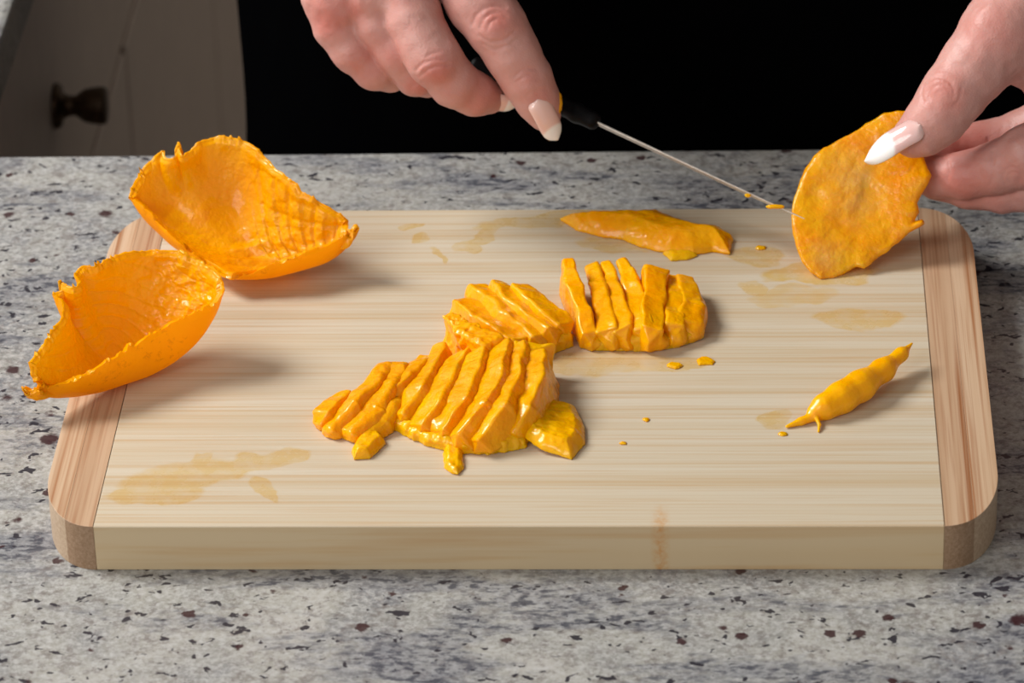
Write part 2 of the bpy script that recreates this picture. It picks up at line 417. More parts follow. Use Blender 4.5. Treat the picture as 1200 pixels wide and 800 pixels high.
# held piece: pale stone scar in the middle
hm = NT('mango_stone_scar'); P = hm.co
n1 = hm.noise(P, 95, 4, 0.65, 0.4)
c = hm.ramp(n1, [(0.30, (1.0, 0.37, 0.0)), (0.48, (1.0, 0.44, 0.0)), (0.64, (1.0, 0.52, 0.004))])
at = hm.n('ShaderNodeAttribute', attribute_name='scar').outputs['Color']
asep = hm.n('ShaderNodeSeparateColor'); hm.l(at, asep.inputs[0])
c = hm.mix(hm.math('MULTIPLY', asep.outputs[0], hm.ramp(hm.noise(P, 160, 4, 0.7), [(0.35, 0.1), (0.65, 0.9)])), c, (0.93, 0.62, 0.17))
c = hm.mix(hm.math('MULTIPLY', asep.outputs[1], 0.6), c, (0.42, 0.30, 0.06))
c = hm.mix(asep.outputs[2], c, (0.92, 0.28, 0.002))
nn = hm.noise(P, 260, 3, 0.6); nf = hm.noise(P, 700, 2, 0.5)
hm.set(color=c, rough=hm.ramp(nn, [(0.3, 0.2), (0.7, 0.36)]), normal=hm.bump(hm.math('ADD', nn, hm.math('MULTIPLY', nf, 0.25)), 0.5, 0.0014),
       sss=0.4, ssr=(1, 0.42, 0.04), sscale=0.003, coat=0.5, coatr=0.14, spec=0.35)
translucent(hm, 0.35, (1.0, 0.6, 0.005))
HELD = hm.m

def plain(name, col, rough=0.5, metal=0.0, var=0.08, scale=60, spec=0.5, bump=0.0, bscale=800, **kw):
    m = NT(name); n = m.noise(m.co, scale, 3, 0.6)
    c = m.mix(m.ramp(n, [(0.3, 0.0), (0.7, 1.0)]), tuple(x * (1 - var) for x in col), tuple(min(1, x * (1 + var)) for x in col))
    m.set(color=c, rough=rough, metal=metal, spec=spec, **kw)
    if bump: m.set(normal=m.bump(m.noise(m.co, bscale, 3, 0.6), bump, 0.0005))
    return m.m
sk = NT('skin'); at = sk.n('ShaderNodeAttribute', attribute_name='tint').outputs['Color']
n1 = sk.noise(sk.co, 260, 4, 0.7)
c = sk.mix(sk.ramp(n1, [(0.35, 0.0), (0.7, 0.22)]), at, sk.mix(1.0, at, (0.92, 0.70, 0.66), 'MULTIPLY'))
pores = sk.vor(sk.co, 1500)
sk.set(color=c, rough=0.46, normal=sk.bump(sk.math('ADD', sk.math('MULTIPLY', pores, 0.5), sk.noise(sk.co, 700, 3, 0.6)), 0.22, 0.0005),
       sss=0.25, ssr=(1.0, 0.35, 0.2), sscale=0.003, spec=0.4)
SKIN = sk.m
nl = NT('nail_polish'); at = nl.n('ShaderNodeAttribute', attribute_name='tint').outputs['Color']
nl.set(color=at, rough=0.16, coat=0.5, coatr=0.08, sss=0.15, ssr=(1, 0.5, 0.4), sscale=0.001)
NAIL = nl.m
APRON = plain('black_cotton', (0.0010, 0.0010, 0.0012), 1.0, spec=0.0, bump=0.0, sheen=0.0)
JEANS = plain('dark_denim', (0.004, 0.005, 0.009), 0.9, spec=0.08)
HAIR = plain('brown_hair', (0.05, 0.025, 0.012), 0.5)
CABINET = plain('cabinet_paint', (0.76, 0.65, 0.57), 0.45, var=0.04)
BRONZE = plain('aged_bronze', (0.095, 0.06, 0.035), 0.42, metal=0.75, var=0.3, scale=300)
STEEL = plain('blade_steel', (0.75, 0.74, 0.70), 0.42, metal=0.55, var=0.15, scale=700)
HANDLE = plain('black_handle', (0.0025, 0.0025, 0.0032), 0.5, spec=0.12)
TILE = plain('floor_tile', (0.20, 0.17, 0.14), 0.5, var=0.1, scale=8)
GROUT = plain('floor_grout', (0.10, 0.09, 0.08), 0.8)

# ------------------------------------------------------------------ room
TB = -0.0149            # top of the granite (board top is z = 0)
FLOOR = -0.93
fl = box_obj('floor', (-1.4, -1.6, FLOOR - 0.05), (1.6, 2.4, FLOOR - 0.004), GROUT); fl['kind'] = 'structure'
bpy.context.view_layer.update()
t0 = None
for i in range(7):
    for j in range(9):
        x0 = -1.4 + i * 0.43; y0 = -1.6 + j * 0.445
        lo = (x0 + 0.003, y0 + 0.003, FLOOR - 0.006); hi = (min(x0 + 0.427, 1.6), min(y0 + 0.442, 2.4), FLOOR)
        if t0 is None: t0 = box_obj('tile', (0, 0, -0.006), (0.424, 0.439, 0), TILE, bevel=0.001, seg=1); o = t0
        else: o = t0.copy(); COL.objects.link(o)
        o.location = (lo[0], lo[1], FLOOR); o.parent = fl

WALL = plain('wall_paint', (0.30, 0.27, 0.24), 0.7, var=0.03)
for nm, lo, hi in (('unseen_wall_right', (1.15, -1.6, FLOOR), (1.25, 2.5, 1.7)), ('unseen_wall_back', (-1.4, 2.4, FLOOR), (1.25, 2.5, 1.7)), ('unseen_ceiling', (-1.4, -1.6, 1.7), (1.25, 2.5, 1.8))):
    box_obj(nm, lo, hi, WALL)['kind'] = 'structure'  # unseen walls and ceiling, added to block ambient light and darken the right

# L shaped granite worktop
e0 = on_z(0, 181, TB); e1 = on_z(1200, 170, TB)
sl = (e1[1] - e0[1]) / (e1[0] - e0[0])
cx = on_z(16, 0, TB)[0]
yc = e0[1] + sl * (cx - e0[0])
pts = [(-0.85, -0.52), (0.95, -0.52), (0.95, e0[1] + sl * (0.95 - e0[0])), (cx, yc), (cx, 1.30), (-0.85, 1.30)]
wt = prism('granite_worktop', pts, TB - 0.022, TB, GRANITE, bevel=0.0025)
tag(wt, 'L-shaped speckled grey granite worktop under the bamboo board', 'worktop')

# base cabinet carrying the island side
bc = empty('island_base_cabinet', (0.1, -0.15, FLOOR))
body = box_obj('body', (-0.80, -0.46, FLOOR + 0.10), (0.90, 0.140, TB - 0.022), CABINET)
kick = box_obj('toe_kick', (-0.80, -0.42, FLOOR), (0.90, 0.10, FLOOR + 0.10), CABINET)
adopt(bc, [body, kick])
tag(bc, 'painted base cabinet under the granite worktop carrying the board', 'cabinet')

# side cabinet run facing right, with drawer and doors
fx = cx - 0.006
sc_ = empty('side_cabinet', (fx - 0.3, 0.7, FLOOR))
ydiv = on_x(152, 120, fx)[1]; zdr = on_x(136, 88, fx)[2]
kids = [box_obj('body', (-0.82, 0.15, FLOOR + 0.10), (fx - 0.018, 1.28, TB - 0.022), CABINET),
        box_obj('toe_kick', (-0.82, 0.15, FLOOR), (fx - 0.07, 1.28, FLOOR + 0.10), CABINET)]
dr = box_obj('drawer', (fx - 0.018, 0.172, zdr + 0.003), (fx, 0.90, TB - 0.028), CABINET, bevel=0.0015)
d1 = box_obj('door', (fx - 0.018, 0.172, FLOOR + 0.11), (fx, ydiv - 0.0025, zdr - 0.003), CABINET, bevel=0.0015)
d2 = box_obj('door', (fx - 0.018, ydiv + 0.0025, FLOOR + 0.11), (fx, 0.90, zdr - 0.003), CABINET, bevel=0.0015)
d3 = box_obj('door', (fx - 0.018, 0.905, FLOOR + 0.11), (fx, 1.27, TB - 0.026), CABINET, bevel=0.0015)
kp = on_x(64, 124, fx)
prof = [(0, 0), (0.0, 0.0092), (0.0012, 0.0095), (0.0028, 0.0085), (0.0035, 0.0055), (0.006, 0.0042), (0.0085, 0.0040), (0.0105, 0.0055),
        (0.0125, 0.0068), (0.016, 0.0075), (0.0195, 0.0078), (0.0205, 0.0076), (0.0212, 0.0068), (0.0212, 0.0)]
bm = bmesh.new(); rings = []
for (x, r) in prof: rings.append([bm.verts.new((kp[0] + x, kp[1] + r * math.cos(a), kp[2] + r * math.sin(a))) for a in [k * math.tau / 40 for k in range(40)]])
for a, b in zip(rings[:-1], rings[1:]):
    for k in range(40): bm.faces.new((a[k], a[(k + 1) % 40], b[(k + 1) % 40], b[k]))
bmesh.ops.remove_doubles(bm, verts=bm.verts[:], dist=1e-6); bmesh.ops.recalc_face_normals(bm, faces=bm.faces[:])
kn = bm_obj('knob', bm, BRONZE, None, True); kn['label'] = 'round aged bronze knob'
adopt(sc_, kids + [dr, d1, d2, d3]); kn.parent = dr; kn.matrix_parent_inverse = Matrix.Translation(-Vector(sc_.location))
kn.matrix_parent_inverse = dr.matrix_parent_inverse.inverted() @ Matrix.Identity(4) if False else (Matrix.Identity(4))
tag(sc_, 'pale cabinet with a bronze drawer knob in the dim background at left', 'cabinet')

# ------------------------------------------------------------------ cutting board
W, D, TH, BW = 0.28, 0.196, 0.0149, 0.0168
RX, RY = 0.0172, 0.030
def yedge(x):
    t = max(0.0, (abs(x) - (W / 2 - RX)) / RX); return D / 2 - RY * (1 - math.sqrt(max(0, 1 - min(1, t) ** 2.15)))
board = empty('cutting_board', (0, 0, TB))
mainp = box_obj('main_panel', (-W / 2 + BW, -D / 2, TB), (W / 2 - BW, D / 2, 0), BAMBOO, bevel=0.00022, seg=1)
kids = [mainp]
for sg in (-1, 1):
    for (a, b, mt) in ((W / 2 - BW, W / 2 - BW + 0.0088, CAP_A), (W / 2 - BW + 0.0088, W / 2, CAP_B)):
        xs = [a + (b - a) * (1 - math.cos(k / 24 * math.pi / 2)) for k in range(25)] if b < W / 2 else [a + (b - a) * math.sin(k / 28 * math.pi / 2) for k in range(29)]
        up = [(x, yedge(x)) for x in xs]; pl = up + [(x, -y) for x, y in up[::-1]]
        if sg < 0: pl = [(-x, y) for x, y in pl]
        kids.append(prism('end_strip', pl, TB, 0, mt, bevel=0.00012))
adopt(board, kids)
tag(board, 'pale bamboo cutting board with rounded reddish end strips', 'cutting board')

# ------------------------------------------------------------------ mango pieces on the board
def board_frame(u, v): return Frame(u, v, on_z(u, v, 0.0))
def slab_axes(fr, a, b):
    A = unit(np.array(b) - np.array(a)); B = unit(np.cross(fr.up, A)); C = np.cross(A, B)
    if C @ fr.up < 0: C = -C
    return A, B, C
def slice_sdf(fr, pts, wid, seed, h=1.25, rnd=3.4, amp=0.6, foot=None, taper=0.10, kk=14, roll=0.0):
    """one lying slice: pts = (u, v, height of the top surface) along its ridge, reaching down to the board"""
    roll = roll * 1.7; wid = np.array(wid) * 1.14
    P = [fr.pt(*p) for p in pts]; lo = np.min(P, 0) - 60; hi = np.max(P, 0) + 60
    S = SDF(lo, hi, h)
    n_ = len(P); W_ = [float(wid)] * n_ if np.ndim(wid) == 0 else list(wid)
    if len(W_) < n_: W_ = list(np.interp(np.linspace(0, 1, n_), np.linspace(0, 1, len(W_)), W_))
    Hh = [max(9, p[2] + 8) for p in pts]
    ax_ = [slab_axes(fr, a, b) for a, b in zip(P[:-1], P[1:])]
    def node_axes(i):
        A = unit(sum(ax_[j][0] for j in (i - 1, i) if 0 <= j < n_ - 1)); B = unit(np.cross(fr.up, A)); C = np.cross(A, B)
        if C @ fr.up < 0: C = -C
        cr, sr = math.cos(roll), math.sin(roll); return A, B * cr + C * sr, C * cr - B * sr
    NA = [node_axes(i) for i in range(n_)]
    for i, (a, b) in enumerate(zip(P[:-1], P[1:])):
        ab = b - a; L2 = ab @ ab
        def fn(X, Y, Z, a=a, ab=ab, L2=L2, i=i):
            x, y, z = X - a[0], Y - a[1], Z - a[2]
            t = np.clip((x * ab[0] + y * ab[1] + z * ab[2]) / L2, 0, 1)
            x, y, z = x - t * ab[0], y - t * ab[1], z - t * ab[2]
            def dt(k): return [x * (NA[i][k][c] + t * (NA[i + 1][k][c] - NA[i][k][c])) * 1.0 for c in (0,)][0] + y * (NA[i][k][1] + t * (NA[i + 1][k][1] - NA[i][k][1])) + z * (NA[i][k][2] + t * (NA[i + 1][k][2] - NA[i][k][2]))
            w = (W_[i] + t * (W_[i + 1] - W_[i])) / 2; th = (Hh[i] + t * (Hh[i + 1] - Hh[i])) / 2
            r = np.minimum(rnd, w * 0.8)
            lat = dt(1); ver = dt(2) + th
            q0 = np.abs(dt(0)) - 3 + r * 0.6; q1 = np.abs(lat) - w * (1 - taper * ver / th) + r; q2 = np.abs(ver) - th + r
            q0 = np.maximum(q0, -30)
            return np.sqrt(np.maximum(q0, 0) ** 2 + np.maximum(q1, 0) ** 2 + np.maximum(q2, 0) ** 2) + np.minimum(np.maximum(q1, q2), 0) - r
        R_ = max(W_) + max(Hh) + 6
        S.add(fn, np.minimum(a, b) - R_, np.maximum(a, b) + R_, 0.0)
    if foot:
        for f_ in foot: S.ell(fr.pt(f_[0], f_[1], f_[2]), (f_[3], f_[4], f_[5]), (fr.xdir, fr.ydir, fr.up), 7)
    S.noise(amp, 9.0, 3, seed); S.noise(amp * 1.3, 26.0, 1, seed + 3)
    S.cut(lambda X, Y, Z: fr.height(X, Y, Z) - 0.25 + 0 * X)
    return S
def bendv(fr, V, seed, amp):
    d = np.stack([fbm(V / 30.0 + 7 * seed % 31 + 13 * j, 2) for j in range(3)], 1) * amp
    k = np.clip(fr.height(V[:, 0], V[:, 1], V[:, 2]) / 18.0, 0, 1)[:, None]
    return V + d * k
def fan(name, label, u, v, slices, group=None, mats=None):
    fr = board_frame(u, v); root = empty(name, on_z(u, v, 0)); kids = []
    for i, s_ in enumerate(slices):
        kw = dict(s_[2]) if len(s_) > 2 else {}
        m = kw.pop('mat', FLESH); nm = kw.pop('name', 'slice')
        S = slice_sdf(fr, s_[0], s_[1], i + u, **kw)
        V_, Q_ = S.mesh(); V_ = bendv(fr, V_, i * 0.37 + u, 3.0)
        kids.append(np_mesh(nm, fr.world(V_), Q_, m, None, flip=True))
    adopt(root, kids); tag(root, label, 'mango', group); return root

# right fan
fan('mango_fan', 'fan of upright mango slices right of centre, first slice leaning up', 750, 390, [
    ([(692, 386, 26), (684, 360, 36), (674, 332, 46), (664, 303, 52)], (20, 19, 18, 17), dict(foot=[(699, 401, 7, 11, 10, 9)])),
    ([(711, 384, 28), (703, 352, 33), (697, 328, 32), (692, 308, 30)], (24, 22, 20, 15), dict(foot=[(714, 399, 8, 11, 12, 10)], roll=0.2)),
    ([(730, 382, 30), (722, 350, 34), (714, 325, 34), (709, 304, 34)], (24, 22, 19, 13), dict(foot=[(736, 399, 8, 12, 12, 10)], roll=0.15)),
    ([(752, 380, 30), (744, 350, 35), (736, 325, 36), (730, 305, 36)], (27, 26, 22, 14), dict(foot=[(757, 398, 8, 12, 12, 10)], roll=0.2)),
    ([(766, 380, 34), (768, 350, 38), (770, 314, 42)], (25, 26, 27), dict(foot=[(774, 400, 8, 12, 12, 10)], rnd=2.5, roll=-0.15)),
    ([(790, 378, 28), (792, 350, 31), (791, 322, 30)], (25, 24, 21), dict(foot=[(794, 395, 9, 13, 14, 10)], roll=-0.1)),
    ([(812, 376, 24), (812, 350, 29), (805, 324, 28)], (28, 27, 19), dict(foot=[(812, 386, 9, 14, 20, 11), (819, 368, 13, 12, 28, 15)], roll=-0.2)),
    ([(692, 388, 17), (725, 388, 19), (760, 388, 19), (790, 385, 18), (814, 378, 16)], 26, dict(name='base', mat=FLESH_LIGHT, rnd=6, amp=2.2)),
])
# back fan
fan('mango_fan', 'small fan of mango slices at the back centre, between the two larger fans', 600, 380, [
    ([(541, 350, 26), (560, 361, 31), (585, 378, 32), (610, 394, 27)], (26, 32, 32, 28), dict(roll=0.15)),
    ([(562, 332, 28), (580, 344, 33), (606, 366, 34), (632, 389, 28)], (24, 32, 33, 28), dict(roll=0.2)),
    ([(584, 329, 32), (600, 343, 36), (623, 362, 36), (648, 383, 29)], (20, 28, 30, 26), dict(roll=0.25)),
    ([(610, 332, 36), (626, 344, 39), (645, 362, 38), (662, 377, 30)], (24, 29, 30, 28), dict(roll=0.2)),
    ([(600, 402, 14), (630, 397, 18), (660, 384, 20)], 26, dict(name='base', mat=FLESH_LIGHT, rnd=6, amp=1.6)),
])
# big centre fan
fan('mango_fan', 'largest mango fan, its slices sweeping down to the left in the board centre', 545, 460, [
    ([(498, 414, 24), (478, 430, 28), (458, 450, 27), (439, 467, 20)], (24, 32, 35, 30), dict(roll=-0.25)),
    ([(515, 405, 30), (500, 428, 33), (482, 455, 31), (464, 482, 18)], (18, 28, 34, 32), dict(roll=-0.3)),
    ([(536, 410, 38), (520, 438, 38), (505, 468, 33), (488, 494, 18)], (26, 32, 34, 30), dict(roll=-0.3)),
    ([(560, 400, 44), (549, 432, 47), (532, 466, 40), (512, 500, 20)], (26, 31, 33, 30), dict(foot=[(514, 499, 12, 14, 12, 11)], roll=-0.3)),
    ([(584, 400, 48), (575, 434, 52), (558, 470, 43), (530, 506, 20)], (28, 32, 34, 32), dict(roll=-0.3)),
    ([(605, 403, 47), (596, 438, 52), (578, 474, 44), (552, 510, 18)], (26, 30, 34, 34), dict(roll=-0.25)),
    ([(624, 412, 46), (618, 440, 50), (606, 472, 40), (590, 500, 20)], (30, 34, 36, 30), dict(roll=-0.15)),
    ([(464, 479, 14), (495, 497, 15), (530, 508, 15), (570, 511, 16), (606, 502, 17)], 28, dict(name='base', mat=FLESH_LIGHT, rnd=8, amp=2.0)),
    ([(522, 366, 44), (545, 380, 50), (575, 398, 52)], (17, 26, 28), dict(name='torn_slice', amp=2.6)),
    ([(606, 402, 50), (632, 404, 46), (650, 405, 42)], (22, 14, 5), dict(name='peel_tongue', mat=FLESH_LIGHT, rnd=3)) ,
])
# left chunk
fan('mango_fan', 'low glossy mango piece at the left end of the fanned row', 420, 480, [
    ([(402, 459, 18), (388, 470, 22), (377, 482, 20), (371, 494, 10)], (18, 26, 26, 20), dict(roll=-0.2)),
    ([(450, 424, 28), (430, 445, 33), (408, 470, 30), (382, 498, 14)], (24, 28, 30, 26), dict(roll=-0.25, rnd=9)),
    ([(464, 424, 28), (450, 446, 33), (430, 474, 28), (404, 502, 13)], (30, 34, 36, 34), dict(roll=-0.2, rnd=9)),
    ([(466, 446, 20), (455, 466, 24), (440, 486, 22), (424, 506, 11)], (24, 34, 34, 30), dict(rnd=9)),
])

def polysdf(X, Y, poly):
    P = np.array(poly, float); d = None; inside = None
    for i in range(len(P)):
        a, b = P[i], P[(i + 1) % len(P)]; e = b - a
        wx, wy = X - a[0], Y - a[1]; t = np.clip((wx * e[0] + wy * e[1]) / (e @ e), 0, 1)
        q = (wx - e[0] * t) ** 2 + (wy - e[1] * t) ** 2; d = q if d is None else np.minimum(d, q)
        c1 = (a[1] > Y) != (b[1] > Y)
        xi = (b[0] - a[0]) * (Y - a[1]) / ((b[1] - a[1]) if abs(b[1] - a[1]) > 1e-9 else 1e-9) + a[0]
        c = c1 & (X < xi); inside = c if inside is None else inside ^ c
    return np.sqrt(d) * np.where(inside, -1, 1)
def flake(name, label, poly, H, dome, mat=FLESH, amp=0.8, seed=0, hmid=None, lift=0.0, h=1.2, cat='mango', group=None, tilt=(0, 0)):
    u, v = np.mean(poly, 0); fr = board_frame(u, v); hm_ = H * 0.35 if hmid is None else hmid
    Q = np.array([fr.pt(p[0], p[1], hm_ + lift) for p in poly]); c = fr.pt(u, v, 0)
    bx = Q @ fr.xdir; by = Q @ fr.ydir; pl = np.stack([bx, by], 1)
    S = SDF(Q.min(0) - [15, 25, 40], Q.max(0) + [15, 15 + H, 40 + H], h)
    X, Y, Z = S.grid(tuple([slice(None)] * 3))
    BX = X * fr.xdir[0] + Y * fr.xdir[1] + Z * fr.xdir[2]; BY = X * fr.ydir[0] + Y * fr.ydir[1] + Z * fr.ydir[2]
    d2 = polysdf(BX, BY, pl); z = fr.height(X, Y, Z) - lift - tilt[0] * (BX - bx.mean()) - tilt[1] * (BY - by.mean())
    top = H * np.sqrt(np.clip(-d2 / dome, 0.02, 1))
    S.f[:] = np.maximum(np.maximum(d2, (z - top) * 0.75), -z)
    S.noise(amp, 10, 3, seed); 
    S.cut(lambda X, Y, Z: fr.height(X, Y, Z) - 0.25 + 0 * X)
    o = sdf_obj(name, S, fr, mat)
    if label: tag(o, label, cat, group)
    return o
flake('mango_slice', 'loose irregular mango slab lying along the far edge of the board',
      [(656, 252), (691, 249), (716, 248), (774, 247), (796, 257), (823, 264), (845, 266), (859, 275), (854, 292), (834, 289), (812, 293), (785, 292), (752, 284), (730, 275), (702, 271), (675, 264)],
      22, 24, amp=0.7, seed=2)
flake('mango_scrap', 'thin flat mango scrap tucked under the slab near the far edge', [(776, 296), (790, 290), (812, 292), (819, 299), (806, 303), (786, 304)], 7, 8, FLESH_LIGHT, seed=3)
flake('mango_chip', 'flat yellow mango chip at the right foot of the largest fan',
      [(581, 484), (601, 481), (606, 474), (644, 467), (676, 473), (686, 492), (686, 511), (669, 529), (634, 522), (592, 499)], 17, 13, FLESH_LIGHT, amp=1.0, seed=4, tilt=(-0.16, 0.0), lift=5)
flake('mango_strip', 'short mango strip hanging below the centre of the largest fan', [(520, 513), (543, 516), (543, 547), (537, 555), (528, 553), (520, 546)], 9, 6, FLESH_LIGHT, amp=1.2, seed=5)
flake('mango_scrap', 'small square mango scrap below the leftmost glossy piece', [(411, 527), (418, 514), (445, 505), (452, 517), (434, 534), (414, 536)], 13, 7, FLESH_LIGHT, amp=1.0, seed=6)
# crumbs
for (u, v, r, lab) in [(757, 491, 6, 'tiny mango crumb alone below the right fan, the farther of two'), (730, 519, 5, 'tiny mango crumb alone below the right fan, nearer the front'),
                       (790, 428, 10, 'thin wet mango shred just below the right fan'), (826, 423, 13, 'longer wet mango shred below the right end of the right fan'),
                       (917, 508, 6, 'small brownish mango shred at the left tip of the sliver'), (892, 290, 7, 'flat mango crumb left of the held piece')]:
    rr = random.Random(int(u)); pl = [(u + r * math.cos(a) * rr.uniform(0.7, 1.2), v + 0.45 * r * math.sin(a) * rr.uniform(0.7, 1.2)) for a in [k * math.tau / 9 for k in range(9)]]
    flake('mango_crumb', lab, pl, 3.0, 3, seed=int(u), amp=0.5, h=0.7)

# thin sliver at right
fr = board_frame(1000, 458)
S = SDF(fr.pt(1000, 458, 0) - [95, 80, 75], fr.pt(1000, 458, 0) + [90, 70, 110], 1.1)
ch = [(1069, 402, 26, 1.2), (1056, 415, 24, 6), (1035, 433, 20, 12), (1008, 452, 18, 16.5), (985, 466, 15, 16.5), (966, 477, 12, 13), (955, 483, 9, 8)]
S.chain([(*fr.pt(a, b, c_), r) for a, b, c_, r in ch], 12)
S.chain([(*fr.pt(955, 487, 7), 6), (*fr.pt(940, 493, 4), 4.5), (*fr.pt(923, 499, 2.5), 2.0)], 4)
S.chain([(*fr.pt(957, 488, 8), 3), (*fr.pt(961, 497, 4), 2.0), (*fr.pt(960, 505, 1.5), 1.4)], 2)
S.chain([(*fr.pt(999, 446, 30), 2.5), (*fr.pt(997, 440, 34), 2.2)], 2)
S.noise(0.45, 14, 2, 9); S.cut(lambda X, Y, Z: fr.height(X, Y, Z) - 0.25 + 0 * X)
tag(sdf_obj('mango_sliver', S, fr, FLESH_LIGHT), 'pointed curved mango sliver alone near the right end of the board', 'mango')

# hollowed shells
def spline(P, n, closed=True):
    P = np.array(P, float); m = len(P); out = []
    seg = np.linalg.norm(np.roll(P, -1, 0) - P, axis=1) ** 0.5
    cum = np.concatenate([[0], np.cumsum(seg)]); tt = np.linspace(0, cum[-1], n, endpoint=False)
    for t in tt:
        i = min(np.searchsorted(cum, t, 'right') - 1, m - 1); f = (t - cum[i]) / seg[i]
        p0, p1, p2, p3 = P[(i - 1) % m], P[i], P[(i + 1) % m], P[(i + 2) % m]
        out.append(0.5 * ((2 * p1) + (-p0 + p2) * f + (2 * p0 - 5 * p1 + 4 * p2 - p3) * f ** 2 + (-p0 + 3 * p1 - 3 * p2 + p3) * f ** 3))
    return np.array(out), tt / cum[-1]
def shell(name, label, rim, bottom, thick, ridgefn, seed, power=1.0, nu=420, nv=150):
    rp = np.array([on_z(a, b, c_) for a, b, c_ in rim]); R_, tt = spline(rp, nu)
    k = np.arange(nu)
    teeth = np.clip(fbm(np.stack([k * 0.55, k * 0 + seed * 3.1, k * 0], 1), 2) - 0.35, 0, 1)[:, None] * np.array([-0.0006, 0, 0.0022])
    RN = teeth + 0.0005 * np.stack([fbm(np.stack([k * 0.19, k * 0 + seed, k * 0 + j], 1), 3) for j in range(3)], 1)
    C = on_z(bottom[0], bottom[1], 0.0006)
    def smooth_rims():
        F0 = np.fft.rfft(R_ - C, axis=0); k_ = np.arange(F0.shape[0])[:, None]; out = []
        for t in np.linspace(0, 1, nv):
            sg = 0.28 * (1 - t) ** 0.6
            out.append(np.fft.irfft(F0 * np.exp(-(k_ * sg) ** 2), n=nu, axis=0))
        return np.array(out)
    def surf(scale):
        t = np.linspace(0, 1, nv)[:, None, None]; a = t * math.pi / 2
        H = (R_ - C)[None] * (0.0 + 1.0); hor = np.array([1, 1, 0.0]); ver = np.array([0, 0, 1.0])
        H = smooth_rims()
        return C + H * hor * np.sin(a) ** power + H * ver * (1 - np.cos(a)) ** 1.05 + RN[None] * np.clip((t - 0.94) / 0.06, 0, 1)
    O = surf(1.0); t = np.linspace(0, 1, nv)[:, None]
    du = np.roll(O, -1, 1) - np.roll(O, 1, 1); dv = np.gradient(O, axis=0); N = np.cross(du, dv)
    N[0] = [0, 0, 1]; N /= np.maximum(np.linalg.norm(N, axis=2, keepdims=True), 1e-12)
    ctr = O.reshape(-1, 3).mean(0) + [0, 0, 0.01]
    if ((N * (ctr - O)).sum() < 0): N = -N; N[0] = [0, 0, 1]
    th = thick * (0.55 + 0.45 * (1 - t ** 3)) * (1 + 0.15 * fbm(O.reshape(-1, 3) * 90 + seed, 2).reshape(nv, nu))
    th = th * np.where(t > 0.97, np.sqrt(np.clip((1 - t) / 0.03, 0.25, 1)), 1)
    U = np.broadcast_to(tt[None], (nv, nu)); T = np.broadcast_to(t, (nv, nu))
    rid = ridgefn(U, T, O)
    fade = np.clip((1 - T) / 0.08, 0, 1)
    I = O + N * (th + rid * fade)[..., None]
    Oo = O - N * (0.00022 * fbm(O.reshape(-1, 3) * 120 + seed, 2).reshape(nv, nu) * np.clip(T * 5, 0, 1))[..., None]
    Oo[..., 2] = np.maximum(Oo[..., 2], 0.0004); I[0] = I[1].mean(0)
    I[..., 2] = np.maximum(I[..., 2], 0.0009)
    def grid_q(off):
        i, j = np.meshgrid(np.arange(nv - 1), np.arange(nu), indexing='ij'); a = off + i * nu + j; b = off + i * nu + (j + 1) % nu
        return np.stack([a, b, b + nu, a + nu], -1).reshape(-1, 4)
    root = empty(name, C)
    flip = False
    o1 = np_mesh('peeled_outside', Oo.reshape(-1, 3), grid_q(0), PEEL)
    V = np.concatenate([I.reshape(-1, 3), Oo[-1]]); q = grid_q(0); j = np.arange(nu); a = (nv - 1) * nu + j; b = (nv - 1) * nu + (j + 1) % nu
    c_ = nv * nu + (j + 1) % nu; d_ = nv * nu + j
    q = np.concatenate([q, np.stack([a, b, c_, d_], 1)])
    o2 = np_mesh('hollow_inside', V, q, INNER)
    for o in (o1, o2):
        bm = bmesh.new(); bm.from_mesh(o.data); bmesh.ops.recalc_face_normals(bm, faces=bm.faces[:]); bm.to_mesh(o.data); bm.free()
    adopt(root, [o1, o2]); tag(root, label, 'mango'); return root, O

ZM = 1 / 3750.0  # one measuring unit in metres
def rimz(L): return [(a, b, c_ * ZM) for a, b, c_ in L]
def ridge2(U, T, O):
    # knife cuts crossing the right half of the bowl
    x = O[..., 0]; y = O[..., 1]; p = on_z(330, 300, 0); q = on_z(420, 300, 0)
    m = np.clip((x - p[0] + 0.009) / 0.008, 0, 1) * np.clip((T - 0.18) / 0.15, 0, 1)
    s = (x * 0.93 + y * 0.36) / 0.0058 + 0.12 * fbm(O.reshape(-1, 3) * 90, 1).reshape(x.shape)
    g_ = -0.0008 * np.exp(-((s % 1) - 0.5) ** 2 / 0.006)
    step = 0.0007 * ((s % 1) - 0.5)
    s2 = (O[..., 2]) / 0.011; g2 = -0.0003 * np.exp(-((s2 % 1) - 0.5) ** 2 / 0.006)
    lump = 0.00055 * fbm(O.reshape(-1, 3) * 260, 3).reshape(x.shape)
    # torn ledges on the floor of the bowl
    s3 = (y - 0.15 * x) / 0.007
    led = 0.0016 * (np.abs((s3 % 1) - 0.5) * 2 - 0.5) * np.clip((0.45 - T) / 0.1, 0, 1) * np.clip((x - p[0] + 0.02) / 0.01, 0, 1)
    return m * (g_ + step + g2 + lump) + led + 0.00012 * fbm(O.reshape(-1, 3) * 220, 2).reshape(x.shape)
